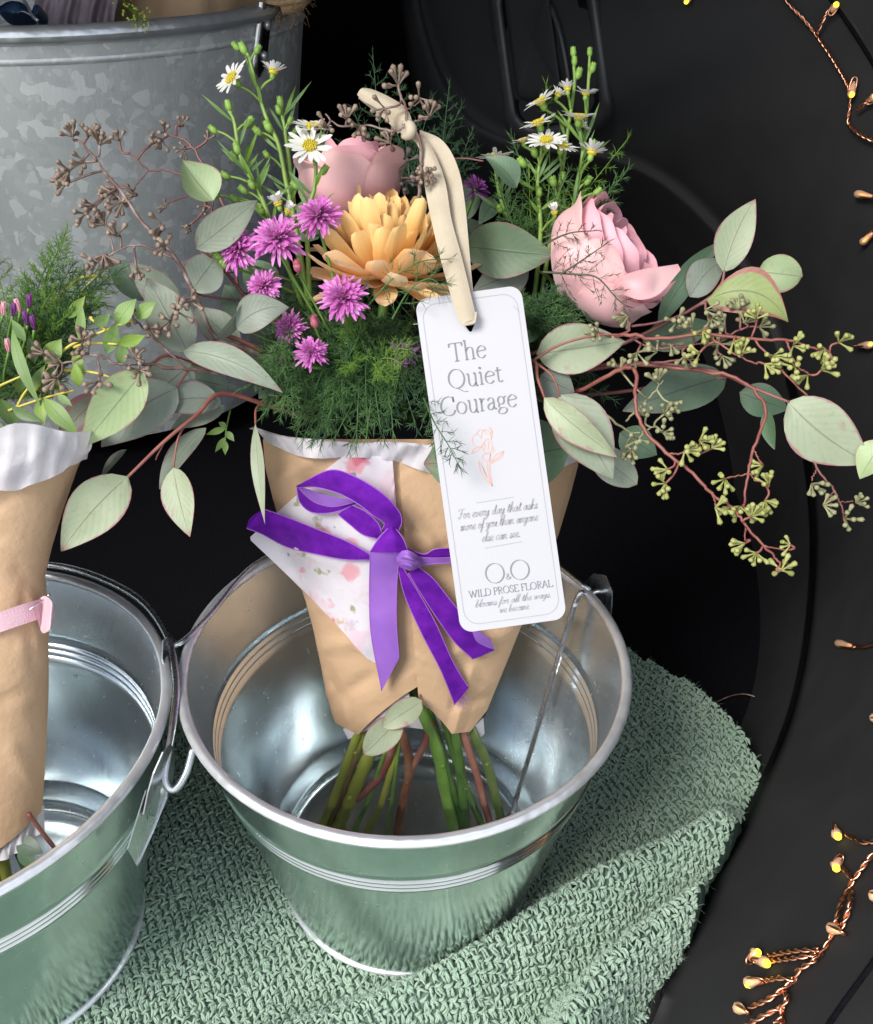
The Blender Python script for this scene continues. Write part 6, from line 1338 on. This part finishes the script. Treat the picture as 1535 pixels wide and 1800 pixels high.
for k in range(60):
    t = rng.random(); c = q[min(15, int(t*16))]+RT*rng.normal(0, .005)+UP*rng.normal(0, .004)-FW*rng.uniform(0, .006)+(RT*.004-UP*.004)*t; b.blob(c, rng.normal(0, 1, 3), .0016*rng.uniform(.6, 1.2), .0011, n=5, k=4)
stuff(b.build('buds', M_lime, gs))

# ------------------------------------------------------------------ copper fairy lights on the panel
M_cop = blank('copper_wire', .28); _p = M_cop.node_tree.nodes['Principled BSDF']; _p.inputs['Metallic'].default_value = 1.; _p.inputs['Base Color'].default_value = (.86, .42, .26, 1)
M_resin = blank('clear_resin', .08); _p = M_resin.node_tree.nodes['Principled BSDF']; _p.inputs['Transmission Weight'].default_value = .35; _p.inputs['Base Color'].default_value = (.95, .56, .34, 1); _p.inputs['IOR'].default_value = 1.45
M_led = blank('yellow_led', .4); _p = M_led.node_tree.nodes['Principled BSDF']; _p.inputs['Base Color'].default_value = (.85, .62, .02, 1); _p.inputs['Emission Color'].default_value = (1., .72, .05, 1); _p.inputs['Emission Strength'].default_value = 1.2
def pp3(x, y, l): return panel_pt(x, y, l)
def twist(mb, q, r=.00075, turns=580):
    L = np.concatenate([[0], np.cumsum(np.linalg.norm(np.diff(q, axis=0), axis=1))]); n = max(20, int(L[-1]/.0006)); s = np.linspace(0, L[-1], n); c = np.stack([np.interp(s, L, q[:, k]) for k in range(3)], 1)
    t = np.gradient(c, axis=0); t /= np.linalg.norm(t, axis=1)[:, None]; u = np.cross(t, FW); u /= np.linalg.norm(u, axis=1)[:, None]; w = np.cross(t, u)
    for ph in (0, math.pi):
        a = s*turns+ph; mb.tube(c+r*.95*(np.cos(a)[:, None]*u+np.sin(a)[:, None]*w), r, 5)
def lights(label, wires, bulbs):
    o = thing('fairy_lights', label, 'string lights', pp3(*bulbs[0][:2], .004)); b = MB()
    for pts in wires: twist(b, catmull([pp3(x, y, .005+.003*math.sin(i*1.7)) for i, (x, y) in enumerate(pts)], 40))
    b.build('copper_wire', M_cop, o)
    for x, y, dx, dy in bulbs:      # LED end at (x, y), wire loop towards (x+dx, y+dy)
        c = pp3(x, y, .0075); e = pp3(x+dx, y+dy, .0075); d = nrm(e-c); L = np.linalg.norm(e-c); sd = nrm(np.cross(d, FW))
        b = MB(); t = np.array([0, .08, .2, .4, .6, .8, 1.]); b.tube(c+d*(t*L*.85)[:, None], np.array([.0006, .0022, .0029, .0027, .0021, .0015, .0008]), 8); bl = b.build('bulb', M_resin, o)
        b = MB(); b.blob(c+d*L*.14-FW*.0013, d, .0022, .0021); b.build('led', M_led, bl)
        b = MB(); b.tube(catmull([c+d*L*.1+sd*.002, c+d*L*.6+sd*.0023, e+sd*.0016, e+d*.001, e-sd*.0016, c+d*L*.6-sd*.0021, c+d*L*.15-sd*.002], 24), .0006, 5); b.build('loop', M_cop, bl)
    return o
lights('copper fairy light string along the upper right edge of the panel', [[(1370, -15), (1395, 15), (1418, 40), (1436, 62), (1465, 105), (1490, 150), (1494, 185), (1492, 215), (1510, 235), (1545, 252)], [(1436, 60), (1450, 30), (1462, 12)], [(1508, 195), (1520, 182), (1534, 172)]],
    [(1470, 8, -10, 16), (1495, 172, 8, -34), (1205, 6, 10, -18), (1540, 168, -14, 12)])
lights('lone copper fairy light drop right of the black panel middle', [[(1545, 348), (1560, 345)]], [(1503, 340, 36, 6)])
lights('copper fairy light drop tilted near the right picture edge', [[(1540, 405), (1560, 390)]], [(1514, 428, 24, -22)])
lights('copper fairy light loop beside the seed spray tips', [[(1540, 590), (1560, 585)]], [(1534, 606, -32, 2)])
lights('copper fairy light on a horizontal wire at right middle', [[(1500, 1135), (1520, 1136), (1545, 1128)]], [(1470, 1130, 32, 6)])
lights('copper fairy light tip at the right edge above the lower string', [[(1538, 1262), (1560, 1262)]], [(1534, 1262, 18, 0)])
lights('longest twisted copper fairy light string with seven drops at lower right', [
    [(1545, 1490), (1520, 1520), (1500, 1548), (1490, 1565), (1478, 1590), (1470, 1620), (1462, 1645), (1445, 1675), (1430, 1690), (1405, 1705), (1398, 1722), (1380, 1740), (1384, 1755), (1375, 1775), (1378, 1810)],
    [(1497, 1565), (1495, 1590), (1485, 1620), (1478, 1632)], [(1500, 1548), (1485, 1530), (1478, 1522)], [(1540, 1480), (1510, 1480), (1490, 1468)], [(1440, 1670), (1400, 1672), (1352, 1680)], [(1436, 1678), (1400, 1684), (1356, 1690)],
    [(1395, 1722), (1370, 1720), (1340, 1726)], [(1390, 1728), (1355, 1755), (1318, 1772)], [(1378, 1770), (1345, 1785), (1310, 1805)], [(1376, 1790), (1360, 1800)]],
    [(1472, 1472, -4, -22), (1467, 1527, 12, -22), (1458, 1630, 24, 10), (1332, 1670, -16, 22), (1350, 1692, -26, -3), (1310, 1728, 30, -4), (1294, 1770, 20, 10)])
lights('copper fairy light tip cut by the right edge low down', [[(1545, 1574), (1560, 1576)]], [(1533, 1574, 20, 3)])
# a stray thread on the cargo floor
b = MB(); b.tube(catmull([PZ(1232, 1248, -.026), PZ(1290, 1222, -.026), PZ(1330, 1226, -.026), PZ(1372, 1260, -.026)], 24), .0006, 4); tag(b.build('loose_thread', M_brownstem, loc=PZ(1300, 1222, -.028)), 'thin loose thread lying on the black cargo floor', 'thread')
for ob in list(S.objects):
    if '_w' in ob: del ob['_w']
